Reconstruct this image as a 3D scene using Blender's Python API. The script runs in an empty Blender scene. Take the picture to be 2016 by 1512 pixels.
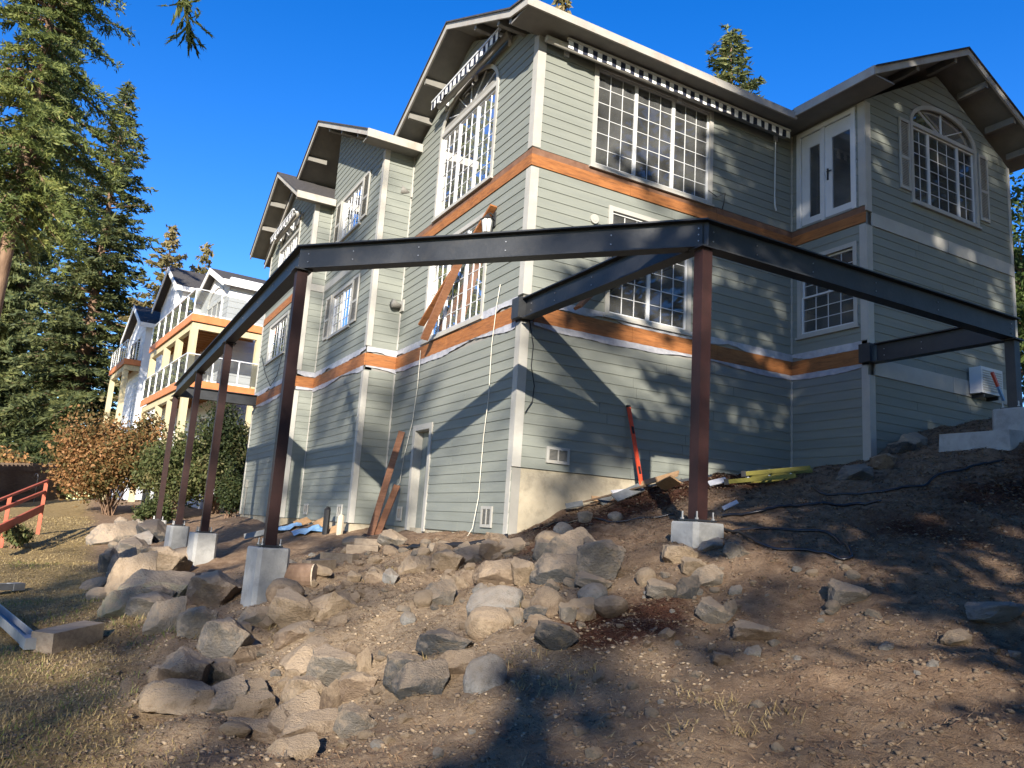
import bpy, math, random
import numpy as np
from mathutils import Vector, Matrix
random.seed(7); rng = np.random.default_rng(7)
SC = bpy.context.scene; COL = SC.collection

# ------------------------------------------------------------------ camera
CAM_R = ((0.87211741, -0.48503432, 0.06444326), (0.14317684, 0.12703280, -0.98151060), (0.46787992, 0.86521926, 0.18023319))
CAM_F = 1543.23
CAM_C = Vector((-6.2513, -11.3556, -0.9987))
cd = bpy.data.cameras.new('camera'); cam = bpy.data.objects.new('camera', cd); COL.objects.link(cam)
r, d, f = [Vector(v) for v in CAM_R]
m = Matrix((r, -d, -f)).transposed().to_4x4(); m.translation = CAM_C; cam.matrix_world = m
cd.sensor_width = 36; cd.sensor_fit = 'HORIZONTAL'; cd.lens = CAM_F / 2016 * 36; cd.clip_end = 3000; cd.clip_start = .05
SC.camera = cam
# ------------------------------------------------------------------ sky, sun, exposure
SUN = Vector((-0.62, -1.0, 0.445)).normalized()          # towards the sun
wo = bpy.data.worlds.new('World'); SC.world = wo; wo.use_nodes = True
nt = wo.node_tree; bg = nt.nodes['Background']
sk = nt.nodes.new('ShaderNodeTexSky'); sk.sky_type = 'NISHITA'; sk.sun_disc = False
sk.sun_elevation = math.asin(SUN.z); sk.sun_rotation = math.atan2(SUN.x, SUN.y)
sk.altitude = 900; sk.air_density = 1.0; sk.dust_density = 0.15; sk.ozone_density = 2.0
hs = nt.nodes.new('ShaderNodeHueSaturation'); hs.inputs['Saturation'].default_value = 1.42; hs.inputs['Hue'].default_value = .517
nt.links.new(sk.outputs[0], hs.inputs['Color']); nt.links.new(hs.outputs[0], bg.inputs[0]); bg.inputs[1].default_value = 0.115
sl = bpy.data.lights.new('sun', 'SUN'); sl.energy = 5.0; sl.angle = math.radians(.53); sl.color = (1, .92, .80)
so = bpy.data.objects.new('sun', sl); COL.objects.link(so)
so.rotation_euler = SUN.to_track_quat('Z', 'Y').to_euler(); so.location = SUN * 60
SC.view_settings.view_transform = 'Standard'; SC.view_settings.look = 'None'
SC.view_settings.gamma = 1; SC.view_settings.exposure = 1.28

# ------------------------------------------------------------------ helpers
V = Vector
WL = {}
def tag(o, label=None, cat=None, group=None, kind=None):
    if label: o['label'] = label
    if cat: o['category'] = cat
    if group: o['group'] = group
    if kind: o['kind'] = kind
    return o
def empty(name, loc, label=None, cat=None, group=None, kind=None):
    o = bpy.data.objects.new(name, None); COL.objects.link(o); o.location = loc; o.empty_display_size = .2
    WL[o] = V(loc); return tag(o, label, cat, group, kind)
def link(o, parent, wloc):
    COL.objects.link(o); WL[o] = V(wloc)
    if parent is not None:
        o.parent = parent; o.location = V(wloc) - WL[parent]
    else: o.location = wloc
    return o
class MB:
    def __init__(s): s.v = []; s.f = []
    def add(s, v, f):
        n = len(s.v); s.v += [tuple(p) for p in v]; s.f += [tuple(i + n for i in q) for q in f]; return s
    BF = ((0,3,2,1),(4,5,6,7),(0,1,5,4),(1,2,6,5),(2,3,7,6),(3,0,4,7))
    def box(s, x0, x1, y0, y1, z0, z1):
        return s.add([(x0,y0,z0),(x1,y0,z0),(x1,y1,z0),(x0,y1,z0),(x0,y0,z1),(x1,y0,z1),(x1,y1,z1),(x0,y1,z1)], s.BF)
    def hexa(s, p): return s.add(p, s.BF)           # 4 bottom, 4 top
    def bar(s, a, b, w, h, up=(0,0,1), taper=1):
        a = V(a); b = V(b); t = (b - a).normalized(); u = V(up)
        x = t.cross(u)
        if x.length < 1e-4: x = t.cross(V((1,0,0)))
        x.normalize(); y = x.cross(t)
        q = [(-1,-1),(1,-1),(1,1),(-1,1)]
        return s.hexa([a + x*(i*w/2) + y*(j*h/2) for i, j in q] + [b + x*(i*w/2*taper) + y*(j*h/2*taper) for i, j in q])
    def prism(s, poly, vec):
        n = len(poly); vec = V(vec); P = [V(p) for p in poly]
        return s.add(P + [p + vec for p in P], [tuple(range(n))[::-1], tuple(range(n, 2*n))] + [(i, (i+1) % n, n + (i+1) % n, n + i) for i in range(n)])
    def tube(s, pts, r, n=8, caps=True):
        P = [V(p) for p in pts]; N = len(P); rr = r if hasattr(r, '__len__') else [r]*N
        vs = []; ref = V((0.13, 0.31, 0.94))
        for i, p in enumerate(P):
            t = (P[min(i+1, N-1)] - P[max(i-1, 0)]).normalized()
            x = t.cross(ref)
            if x.length < .05: x = t.cross(V((1,0,0)))
            x.normalize(); y = t.cross(x)
            for k in range(n):
                a = 2*math.pi*k/n; vs.append(p + (x*math.cos(a) + y*math.sin(a))*rr[i])
        fs = [(i*n+k, i*n+(k+1) % n, (i+1)*n+(k+1) % n, (i+1)*n+k) for i in range(N-1) for k in range(n)]
        if caps: fs += [tuple(range(n))[::-1], tuple(range((N-1)*n, N*n))]
        return s.add(vs, fs)
    def build(s, name, mat, parent=None, smooth=False, origin=None):
        if not s.v: return None
        a = np.array(s.v); 
        if origin is None: origin = V(((a[:,0].min()+a[:,0].max())/2, (a[:,1].min()+a[:,1].max())/2, a[:,2].min()))
        me = bpy.data.meshes.new(name); me.from_pydata([tuple(V(p) - V(origin)) for p in s.v], [], s.f)
        if mat: me.materials.append(mat)
        if smooth: me.polygons.foreach_set('use_smooth', [True]*len(me.polygons))
        me.update()
        return link(bpy.data.objects.new(name, me), parent, origin)
def np_mesh(name, v, f, mat, parent=None, origin=(0,0,0), smooth=False):
    """v Nx3 world array, f Mx3 or Mx4 index array"""
    me = bpy.data.meshes.new(name); v = np.asarray(v, np.float32) - np.array(origin, np.float32); f = np.asarray(f, np.int32)
    k = f.shape[1]
    me.vertices.add(len(v)); me.vertices.foreach_set('co', v.ravel())
    me.loops.add(f.size); me.loops.foreach_set('vertex_index', f.ravel())
    me.polygons.add(len(f)); me.polygons.foreach_set('loop_start', np.arange(0, f.size, k, dtype=np.int32))
    try: me.polygons.foreach_set('loop_total', np.full(len(f), k, np.int32))
    except Exception: pass
    if smooth: me.polygons.foreach_set('use_smooth', np.ones(len(f), bool))
    if mat: me.materials.append(mat)
    me.update(calc_edges=True); me.validate()
    return link(bpy.data.objects.new(name, me), parent, origin)
def copy_tree(o, parent=None, wloc=None):
    c = o.copy(); COL.objects.link(c); c.parent = parent
    for k in list(o.children): copy_tree(k, c)
    return c

# ------------------------------------------------------------------ materials
def lin(h): return tuple(((c/255)/12.92 if c/255 <= .04045 else ((c/255+.055)/1.055)**2.4) for c in h) + (1,)
def mat(name, c1, c2=None, scale=4, rough=.7, bump=0, bscale=30, spec=.3, metal=0, stretch=None, c3=None, coord='obj', rand=0, detail=6, c3scale=1.1, c3amt=.5, trans=0):
    m = bpy.data.materials.new(name); m.use_nodes = True; nt = m.node_tree; N = nt.nodes; L = nt.links
    b = N['Principled BSDF']; b.inputs['Roughness'].default_value = rough; b.inputs['Metallic'].default_value = metal
    b.inputs['Specular IOR Level'].default_value = spec
    c1 = tuple(c1)[:3] + (1,); b.inputs['Base Color'].default_value = c1
    if coord == 'world':
        g = N.new('ShaderNodeNewGeometry'); src = g.outputs['Position']
    else:
        t = N.new('ShaderNodeTexCoord'); src = t.outputs['Object']
        oi = N.new('ShaderNodeObjectInfo'); ad = N.new('ShaderNodeVectorMath'); ad.operation = 'ADD'
        L.new(src, ad.inputs[0]); cb = N.new('ShaderNodeCombineXYZ')
        mu = N.new('ShaderNodeMath'); mu.operation = 'MULTIPLY'; mu.inputs[1].default_value = 37.0
        L.new(oi.outputs['Random'], mu.inputs[0])
        for i in range(3): L.new(mu.outputs[0], cb.inputs[i])
        L.new(cb.outputs[0], ad.inputs[1]); src = ad.outputs[0]
    if stretch:
        mp = N.new('ShaderNodeMapping'); mp.inputs['Scale'].default_value = stretch; L.new(src, mp.inputs[0]); src = mp.outputs[0]
    col = None
    if c2 is not None:
        n = N.new('ShaderNodeTexNoise'); n.inputs['Scale'].default_value = scale; n.inputs['Detail'].default_value = detail; n.inputs['Roughness'].default_value = .62
        L.new(src, n.inputs['Vector']); rp = N.new('ShaderNodeValToRGB')
        rp.color_ramp.elements[0].position = .32; rp.color_ramp.elements[1].position = .68
        rp.color_ramp.elements[0].color = c1; rp.color_ramp.elements[1].color = tuple(c2)[:3] + (1,)
        L.new(n.outputs['Fac'], rp.inputs[0]); col = rp.outputs[0]
        if c3 is not None:
            n3 = N.new('ShaderNodeTexNoise'); n3.inputs['Scale'].default_value = c3scale; n3.inputs['Detail'].default_value = 8; n3.inputs['Roughness'].default_value = .7
            L.new(src, n3.inputs['Vector']); r3 = N.new('ShaderNodeValToRGB'); r3.color_ramp.elements[0].position = .5; r3.color_ramp.elements[1].position = .66
            r3.color_ramp.elements[0].color = (0,0,0,1); r3.color_ramp.elements[1].color = (c3amt,)*3 + (1,)
            L.new(n3.outputs['Fac'], r3.inputs[0]); mx = N.new('ShaderNodeMix'); mx.data_type = 'RGBA'
            L.new(r3.outputs[0], mx.inputs[0]); L.new(col, mx.inputs[6]); mx.inputs[7].default_value = tuple(c3)[:3] + (1,); col = mx.outputs[2]
    if rand:
        oi = N.new('ShaderNodeObjectInfo'); h = N.new('ShaderNodeHueSaturation'); mr = N.new('ShaderNodeMapRange')
        mr.inputs[3].default_value = 1 - rand; mr.inputs[4].default_value = 1 + rand
        L.new(oi.outputs['Random'], mr.inputs[0]); L.new(mr.outputs[0], h.inputs['Value'])
        if col is not None: L.new(col, h.inputs['Color'])
        else: h.inputs['Color'].default_value = c1
        col = h.outputs[0]
    if col is not None: L.new(col, b.inputs['Base Color'])
    if bump:
        nb = N.new('ShaderNodeTexNoise'); nb.inputs['Scale'].default_value = bscale; nb.inputs['Detail'].default_value = 8; nb.inputs['Roughness'].default_value = .65
        L.new(src, nb.inputs['Vector']); bp = N.new('ShaderNodeBump'); bp.inputs['Strength'].default_value = bump; bp.inputs['Distance'].default_value = .02
        L.new(nb.outputs['Fac'], bp.inputs['Height']); L.new(bp.outputs[0], b.inputs['Normal'])
    return m
M = {}
M['siding'] = mat('sage_siding', (.178,.190,.165), (.210,.221,.193), 1.3, .62, .25, 40, .25, stretch=(.6,.6,5), coord='world', rand=.035, c3=(.160,.172,.160), c3scale=.9, c3amt=.45)
M['trim'] = mat('cream_trim_paint', (.32,.31,.28), (.385,.372,.335), 2.5, .55, .15, 30, .3, coord='world', c3=(.40,.36,.29), c3scale=2.2, c3amt=.4)
M['fascia'] = mat('weathered_fascia_paint', (.31,.295,.262), (.38,.362,.32), 2.5, .6, .2, 30, .3, coord='world', c3=(.30,.22,.17), c3scale=3.0, c3amt=.6)
M['white'] = mat('white_vinyl', (.50,.505,.50), (.56,.565,.56), 3, .4, 0, 30, .4)
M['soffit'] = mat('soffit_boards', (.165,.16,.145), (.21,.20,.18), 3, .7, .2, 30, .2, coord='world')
M['shingle'] = mat('asphalt_shingle', (.045,.042,.042), (.085,.08,.078), 14, .9, .6, 60, .1, coord='world')
M['sheath'] = mat('wall_sheathing', (.22,.21,.19), (.26,.25,.22), 3, .9, coord='world')
M['ledger'] = mat('orange_glulam', (.23,.085,.028), (.36,.145,.046), 3.5, .6, .35, 25, .25, stretch=(1,1,9), coord='world', c3=(.09,.04,.02), c3scale=2.2, c3amt=.65)
M['oldwood'] = mat('stained_plank', (.19,.085,.045), (.27,.13,.07), 3, .65, .3, 25, .2, stretch=(2,2,9), c3=(.14,.06,.03), rand=.15)
M['darkwood'] = mat('weathered_dark_wood', (.085,.06,.042), (.14,.10,.07), 3, .8, .4, 25, .1, stretch=(1,1,8), coord='world')
M['wrap'] = mat('white_house_wrap', (.28,.285,.31), (.44,.435,.45), 5, .5, .5, 14, .4, coord='world')
M['steel'] = mat('black_primed_steel', (.016,.018,.021), (.030,.032,.035), 3, .45, .12, 20, .4, coord='world', c3=(.045,.042,.038), c3scale=2.5, c3amt=.6)
M['oxide'] = mat('red_oxide_steel', (.020,.0095,.0085), (.034,.014,.012), 4, .55, .15, 22, .25, coord='world')
M['bolt'] = mat('galvanised_bolt', (.32,.32,.32), None, rough=.45, metal=.7)
M['concrete'] = mat('pier_concrete', (.27,.265,.25), (.36,.355,.335), 3.5, .85, .35, 28, .2, coord='world', c3=(.20,.195,.18), c3scale=4, c3amt=.6)
M['found'] = mat('foundation_concrete', (.30,.26,.19), (.40,.35,.26), 2.2, .9, .5, 18, .1, coord='world', c3=(.22,.19,.14), c3scale=2.6, c3amt=.8)
M['dark'] = mat('dark_interior', (.05,.045,.04), None, rough=.9)
M['flash'] = mat('rusty_flashing', (.13,.065,.04), (.20,.11,.07), 6, .7, .3, 20, .2, coord='world')
M['curtain'] = mat('pale_curtain', (.15,.145,.135), (.20,.195,.18), 3, .9)
def glass_mat():
    m = bpy.data.materials.new('window_glass'); m.use_nodes = True; nt = m.node_tree; N = nt.nodes; L = nt.links
    N.remove(N['Principled BSDF']); out = N['Material Output']
    tr = N.new('ShaderNodeBsdfTransparent'); tr.inputs[0].default_value = (.42,.44,.43,1)
    gl = N.new('ShaderNodeBsdfGlossy'); gl.inputs['Roughness'].default_value = .015; gl.inputs[0].default_value = (.9,.9,.9,1)
    fr = N.new('ShaderNodeFresnel'); fr.inputs[0].default_value = 1.85
    mx = N.new('ShaderNodeMixShader'); L.new(fr.outputs[0], mx.inputs[0]); L.new(tr.outputs[0], mx.inputs[1]); L.new(gl.outputs[0], mx.inputs[2])
    df = N.new('ShaderNodeBsdfDiffuse'); df.inputs[0].default_value = (.55,.56,.55,1)
    tc = N.new('ShaderNodeNewGeometry'); ns = N.new('ShaderNodeTexNoise'); ns.inputs['Scale'].default_value = 1.4; ns.inputs['Detail'].default_value = 5; L.new(tc.outputs['Position'], ns.inputs['Vector'])
    mr = N.new('ShaderNodeMapRange'); mr.inputs[1].default_value = .35; mr.inputs[2].default_value = .75; mr.inputs[3].default_value = .05; mr.inputs[4].default_value = .17; L.new(ns.outputs['Fac'], mr.inputs[0])
    m2 = N.new('ShaderNodeMixShader'); L.new(mr.outputs[0], m2.inputs[0]); L.new(mx.outputs[0], m2.inputs[1]); L.new(df.outputs[0], m2.inputs[2])
    L.new(m2.outputs[0], out.inputs[0]); return m
M['glass'] = glass_mat()
# ------------------------------------------------------------------ terrain
GP = np.array([
 (0,0,-1.15),(0,3,-1.2),(-.3,6,-1.22),(-1,10.5,-1.24),(-1.5,16.4,-1.3),(.75,-.1,-.8),(2.3,-.1,-.2),(4.35,-.1,.15),(6.5,-.1,.42),(6.53,-1.84,.66),(7.2,-1.9,1.1),(8.5,-1.9,1.5),(9.5,-1.9,1.66),(11.5,-2,1.85),
 (0,-4.5,-1.02),(2,-4.5,-.45),(4,-4.4,.12),(6,-4.5,.80),(9,-4.6,1.55),(12,-5,2.0),
 (-3.8,-.4,-2.06),(-3.8,5.8,-2.08),(-3.8,10.4,-2.04),(-3.8,15.9,-1.78),(-2.3,2,-1.62),(-2.2,-1.6,-1.6),(-1.2,-1.0,-1.32),(-2.5,8,-1.65),(-2.7,13,-1.6),
 (-1.6,-3.6,-1.45),(-2.8,-3.6,-1.85),(-4.2,-2.2,-2.2),(-4.6,1,-2.25),(-4.6,5.8,-2.2),(-4.6,10.4,-2.1),
 (-5.7,0,-2.62),(-5.6,5,-2.55),(-5.5,10,-2.4),(-5.4,16,-2.0),(-5.4,-3,-2.6),
 (-8,-5,-2.68),(-8,0,-2.62),(-8,8,-2.42),(-9,16,-2.0),(-10,25,-1.6),(-16,10,-2.7),(-16,25,-1.9),(-16,-8,-2.9),(0,25,-1.0),(8,25,.5),(-5,25,-1.45),(-8,32,-1.2),
 (-6.3,-5.4,-2.66),(-5,-5.4,-2.55),(-4.2,-4.6,-2.35),(-3.2,-5.6,-2.12),(-4.1,-7.5,-2.33),(-2.2,-9,-1.98),(-1.2,-6.3,-1.68),(0.2,-8,-1.5),(3,-8,-.72),(6,-8,.25),(12,-9,1.9),
 (-6.25,-11.4,-2.6),(-9,-11,-2.75),(-3,-12,-2.15),(0,-12,-1.55),(6,-13,.1),(-16,-16,-3.0),(0,-17,-1.7),(12,-16,1.6),(14,8,2.2),(14,25,2.4)], float)
def _U(r2): return np.where(r2 > 1e-12, r2*np.log(np.maximum(r2, 1e-12)), 0)
def _tps():
    P = GP; n = len(P); d2 = ((P[:,None,:2]-P[None,:,:2])**2).sum(-1)
    A = np.zeros((n+3, n+3)); A[:n,:n] = _U(d2) + np.eye(n)*.35; A[:n,n] = 1; A[:n,n+1:] = P[:,:2]; A[n:,:n] = A[:n,n:].T
    b = np.zeros(n+3); b[:n] = P[:,2]; return np.linalg.solve(A, b)
_W = _tps()
def hashn(ix, iy, s): 
    h = (ix.astype(np.int64)*374761393 + iy.astype(np.int64)*668265263 + s*1274126177) & 0x7fffffff
    h = ((h ^ (h >> 13)) * 1103515245) & 0x7fffffff
    return ((h ^ (h >> 16)) & 0xffff)/65535.
def vnoise(x, y, s=0):
    ix = np.floor(x); iy = np.floor(y); fx = x-ix; fy = y-iy; fx = fx*fx*(3-2*fx); fy = fy*fy*(3-2*fy)
    a = hashn(ix,iy,s); b = hashn(ix+1,iy,s); c = hashn(ix,iy+1,s); d = hashn(ix+1,iy+1,s)
    return (a*(1-fx)+b*fx)*(1-fy) + (c*(1-fx)+d*fx)*fy - .5
def fbm(x, y, s=0, o=4):
    t = 0; a = 1; 
    for i in range(o): t = t + a*vnoise(x*2**i + 17.3*i, y*2**i - 9.1*i, s+i); a *= .5
    return t
def Gs(x, y):
    x = np.atleast_1d(np.asarray(x, float)); y = np.atleast_1d(np.asarray(y, float)); cx = np.clip(x, -18, 15); cy = np.clip(y, -17, 33)
    n = len(GP); out = np.zeros(cx.shape); fx = cx.ravel(); fy = cy.ravel(); res = np.empty(len(fx))
    for i in range(0, len(fx), 20000):
        a = fx[i:i+20000]; b = fy[i:i+20000]; d2 = (a[:,None]-GP[None,:,0])**2 + (b[:,None]-GP[None,:,1])**2
        res[i:i+20000] = _U(d2)@_W[:n] + _W[n] + _W[n+1]*a + _W[n+2]*b
    return res.reshape(x.shape)
def rough_amp(x, y): return np.where(x < -5.6, .35, 1.0)*np.clip(1.4 - np.abs(y+3)/40, .3, 1)
def Gn(x, y):
    x = np.atleast_1d(np.asarray(x, float)); y = np.atleast_1d(np.asarray(y, float))
    bank = np.exp(-(((x+3.8)/1.9)**4 + ((y+2.8)/3.6)**4))
    return Gs(x, y) + rough_amp(x, y)*(fbm(x*.9, y*.9, 3, 3)*(.11+.22*bank) + fbm(x*3.1, y*3.1, 11, 3)*.085 + fbm(x*9, y*9, 21, 2)*.034)
def G(x, y): return float(Gn(x, y)[0])
def ray(px, py):
    a = (px-1008)/CAM_F; b = (py-756)/CAM_F
    return (V(CAM_R[0])*a + V(CAM_R[1])*b + V(CAM_R[2])).normalized()
def hit(px, py, tmax=60):
    """where a line of sight through a photo pixel meets the ground"""
    rr = ray(px, py); t = np.arange(2.0, tmax, .04); P = np.array(CAM_C)[None] + np.array(rr)[None]*t[:,None]
    below = P[:,2] < Gn(P[:,0], P[:,1]); i = int(np.argmax(below))
    return V(P[i]) if below[i] else None
def on(px, py, ax, v):
    rr = ray(px, py); t = (v - CAM_C[ax])/rr[ax]; return CAM_C + rr*t
def grid_axis(lo, hi, step, far):
    c = list(np.arange(lo, hi, step)); s = step; x = lo; L = []
    while x > -far: s *= 1.18; x -= s; L.append(x)
    s = step; x = c[-1]; Rr = []
    while x < far: s *= 1.18; x += s; Rr.append(x)
    return np.array(L[::-1] + c + Rr)
def ground():
    xs = grid_axis(-9.5, 9.5, .07, 500); ys = grid_axis(-10.5, 6.5, .07, 500)
    X, Y = np.meshgrid(xs, ys, indexing='ij'); Zz = Gn(X, Y); nx, ny = X.shape
    v = np.stack([X, Y, Zz], -1).reshape(-1, 3)
    i = np.arange(nx*ny).reshape(nx, ny); f = np.stack([i[:-1,:-1], i[1:,:-1], i[1:,1:], i[:-1,1:]], -1).reshape(-1, 4)
    o = np_mesh('ground', v, f, None, smooth=True); o['kind'] = 'structure'
    x = v[:,0]; y = v[:,1]; nn = fbm(x*1.1, y*1.1, 40, 4)
    def blob(cx, cy, rx, ry): return np.exp(-(((x-cx)/rx)**2 + ((y-cy)/ry)**2))
    mul = 1.5*blob(2.4,-1.6,2.6,1.3) + 1.5*blob(-1.9,-5.6,.75,.5) + 1.15*blob(4.5,-6.2,3.5,1.4) + .8*blob(1.5,-8.2,1.6,.6) + .7*blob(-.3,-2.6,1.0,1.0) + nn*.9 - .25
    gra = np.clip((-5.55 - x - .5*nn)*1.6 + .5, 0, 1)
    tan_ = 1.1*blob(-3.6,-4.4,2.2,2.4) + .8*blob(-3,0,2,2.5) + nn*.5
    for nme, a in (('mulch', mul), ('grass', gra), ('pale', tan_)):
        at = o.data.attributes.new(nme, 'FLOAT', 'POINT'); at.data.foreach_set('value', np.clip(a, 0, 1).astype(np.float32))
    m = bpy.data.materials.new('dirt_slope'); m.use_nodes = True; nt = m.node_tree; N = nt.nodes; L = nt.links; b = N['Principled BSDF']
    b.inputs['Roughness'].default_value = .95; b.inputs['Specular IOR Level'].default_value = .1
    ge = N.new('ShaderNodeNewGeometry')
    def noise(s, det=8, ro=.65):
        n = N.new('ShaderNodeTexNoise'); n.inputs['Scale'].default_value = s; n.inputs['Detail'].default_value = det; n.inputs['Roughness'].default_value = ro
        L.new(ge.outputs['Position'], n.inputs['Vector']); return n.outputs['Fac']
    def ramp(src, stops):
        r = N.new('ShaderNodeValToRGB'); e = r.color_ramp.elements
        while len(e) < len(stops): e.new(.5)
        for k, (p, c) in enumerate(stops): e[k].position = p; e[k].color = tuple(c) + (1,)
        L.new(src, r.inputs[0]); return r.outputs[0]
    def mix(fac, a, bb):
        x = N.new('ShaderNodeMix'); x.data_type = 'RGBA'; L.new(fac, x.inputs[0]); L.new(a, x.inputs[6]); L.new(bb, x.inputs[7]); return x.outputs[2]
    def attr(n):
        a = N.new('ShaderNodeAttribute'); a.attribute_name = n; return a.outputs['Fac']
    def mul2(a, bv, op='MULTIPLY'):
        q = N.new('ShaderNodeMath'); q.operation = op; L.new(a, q.inputs[0])
        if isinstance(bv, (int, float)): q.inputs[1].default_value = bv
        else: L.new(bv, q.inputs[1])
        q.use_clamp = True; return q.outputs[0]
    dirt = ramp(noise(7), [(.26,(.135,.083,.053)),(.5,(.24,.160,.102)),(.74,(.35,.25,.165))])
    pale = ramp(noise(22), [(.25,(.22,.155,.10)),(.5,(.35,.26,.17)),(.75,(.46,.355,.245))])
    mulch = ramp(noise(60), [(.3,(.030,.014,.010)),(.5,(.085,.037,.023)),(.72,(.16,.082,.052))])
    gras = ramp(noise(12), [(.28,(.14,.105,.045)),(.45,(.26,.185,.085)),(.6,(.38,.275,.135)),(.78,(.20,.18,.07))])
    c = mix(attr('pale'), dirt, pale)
    th = N.new('ShaderNodeMapRange'); th.inputs[1].default_value = .25; th.inputs[2].default_value = .75
    s_ = N.new('ShaderNodeMath'); s_.operation = 'ADD'; L.new(attr('mulch'), s_.inputs[0])
    nz = N.new('ShaderNodeMapRange'); nz.inputs[3].default_value = -.35; nz.inputs[4].default_value = .35; L.new(noise(26), nz.inputs[0]); L.new(nz.outputs[0], s_.inputs[1])
    L.new(s_.outputs[0], th.inputs[0]); c = mix(th.outputs[0], c, mulch)
    c = mix(attr('grass'), c, gras)
    L.new(c, b.inputs['Base Color'])
    bp = N.new('ShaderNodeBump'); bp.inputs['Strength'].default_value = 1.0; bp.inputs['Distance'].default_value = .06
    L.new(noise(38, 10, .75), bp.inputs['Height']); L.new(bp.outputs[0], b.inputs['Normal'])
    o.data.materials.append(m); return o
ground()
# ------------------------------------------------------------------ the house
X1, D1, X2, Y1, DA, Y2, DB, Y3 = 6.53, 1.84, 11.55, 6.03, .76, 10.53, 1.27, 16.42
EXP = .178
HOUSE = empty('house', (4, 6, -1.2), 'large three storey house with sage green lap siding and bare orange ledger bands', 'house')
class Wall:
    def __init__(s, o, sd, n, L, name='wall'): s.o = V(o + (0,)); s.s = V(sd + (0,)); s.n = V(n + (0,)); s.L = L; s.ops = []; s.part = None
    def p(s, u, z, d=0): q = s.o + s.s*u + s.n*d; return V((q.x, q.y, z))
    def box(s, mb, u0, u1, z0, z1, d0, d1):
        a = [s.p(u0,z0,d0), s.p(u1,z0,d0), s.p(u1,z0,d1), s.p(u0,z0,d1), s.p(u0,z1,d0), s.p(u1,z1,d0), s.p(u1,z1,d1), s.p(u0,z1,d1)]
        return mb.hexa(a)
WR = Wall((0,0), (1,0), (0,-1), X1); WS = Wall((X1,0), (0,-1), (-1,0), D1); WF = Wall((X1,-D1), (1,0), (0,-1), X2-X1)
LW = Wall((0,0), (0,1), (-1,0), Y1); J1 = Wall((-DA,Y1), (1,0), (0,-1), DA); B2 = Wall((-DA,Y1), (0,1), (-1,0), Y2-Y1)
J2 = Wall((-DB,Y2), (1,0), (0,-1), DB-DA); B3 = Wall((-DB,Y2), (0,1), (-1,0), Y3-Y2)
def gable(u0, z0, ua, za, u1, z1):
    def f(u): return z0 + (za-z0)*(u-u0)/(ua-u0) if u < ua else za + (z1-za)*(u-ua)/(u1-ua)
    f.k = (u0, z0, ua, za, u1, z1); return f
# wall: bottom of the siding, top (number or gable), bands that carry no siding
EAVE = 7.93
SPEC = [ # wall, zbot, ztop, gable, no-siding bands
 (WR, 0.0, EAVE, None, [(2.40,2.95),(5.33,5.68)]),
 (WS, .40, EAVE, None, [(2.40,2.95),(5.33,5.68)]),
 (WF, .55, None, gable(-.02,7.93,2.42,9.33,5.04,7.93), [(2.28,2.62),(5.28,5.56)]),
 (LW, -1.12, None, gable(-.02,7.93,3.0,9.45,6.05,7.93), [(2.40,2.95),(5.33,5.68)]),
 (J1, -1.12, EAVE, None, [(2.40,2.95)]),
 (B2, -1.12, None, gable(-.45,7.93,4.82,10.45,10.1,7.93), [(2.40,2.95)]),
 (J2, -1.12, EAVE, None, [(2.40,2.95),(5.30,5.52)]),
 (B3, -1.12, None, gable(-.1,7.93,3.07,9.6,6.1,7.93), [(2.40,2.95),(5.33,5.60)]),
]
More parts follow.
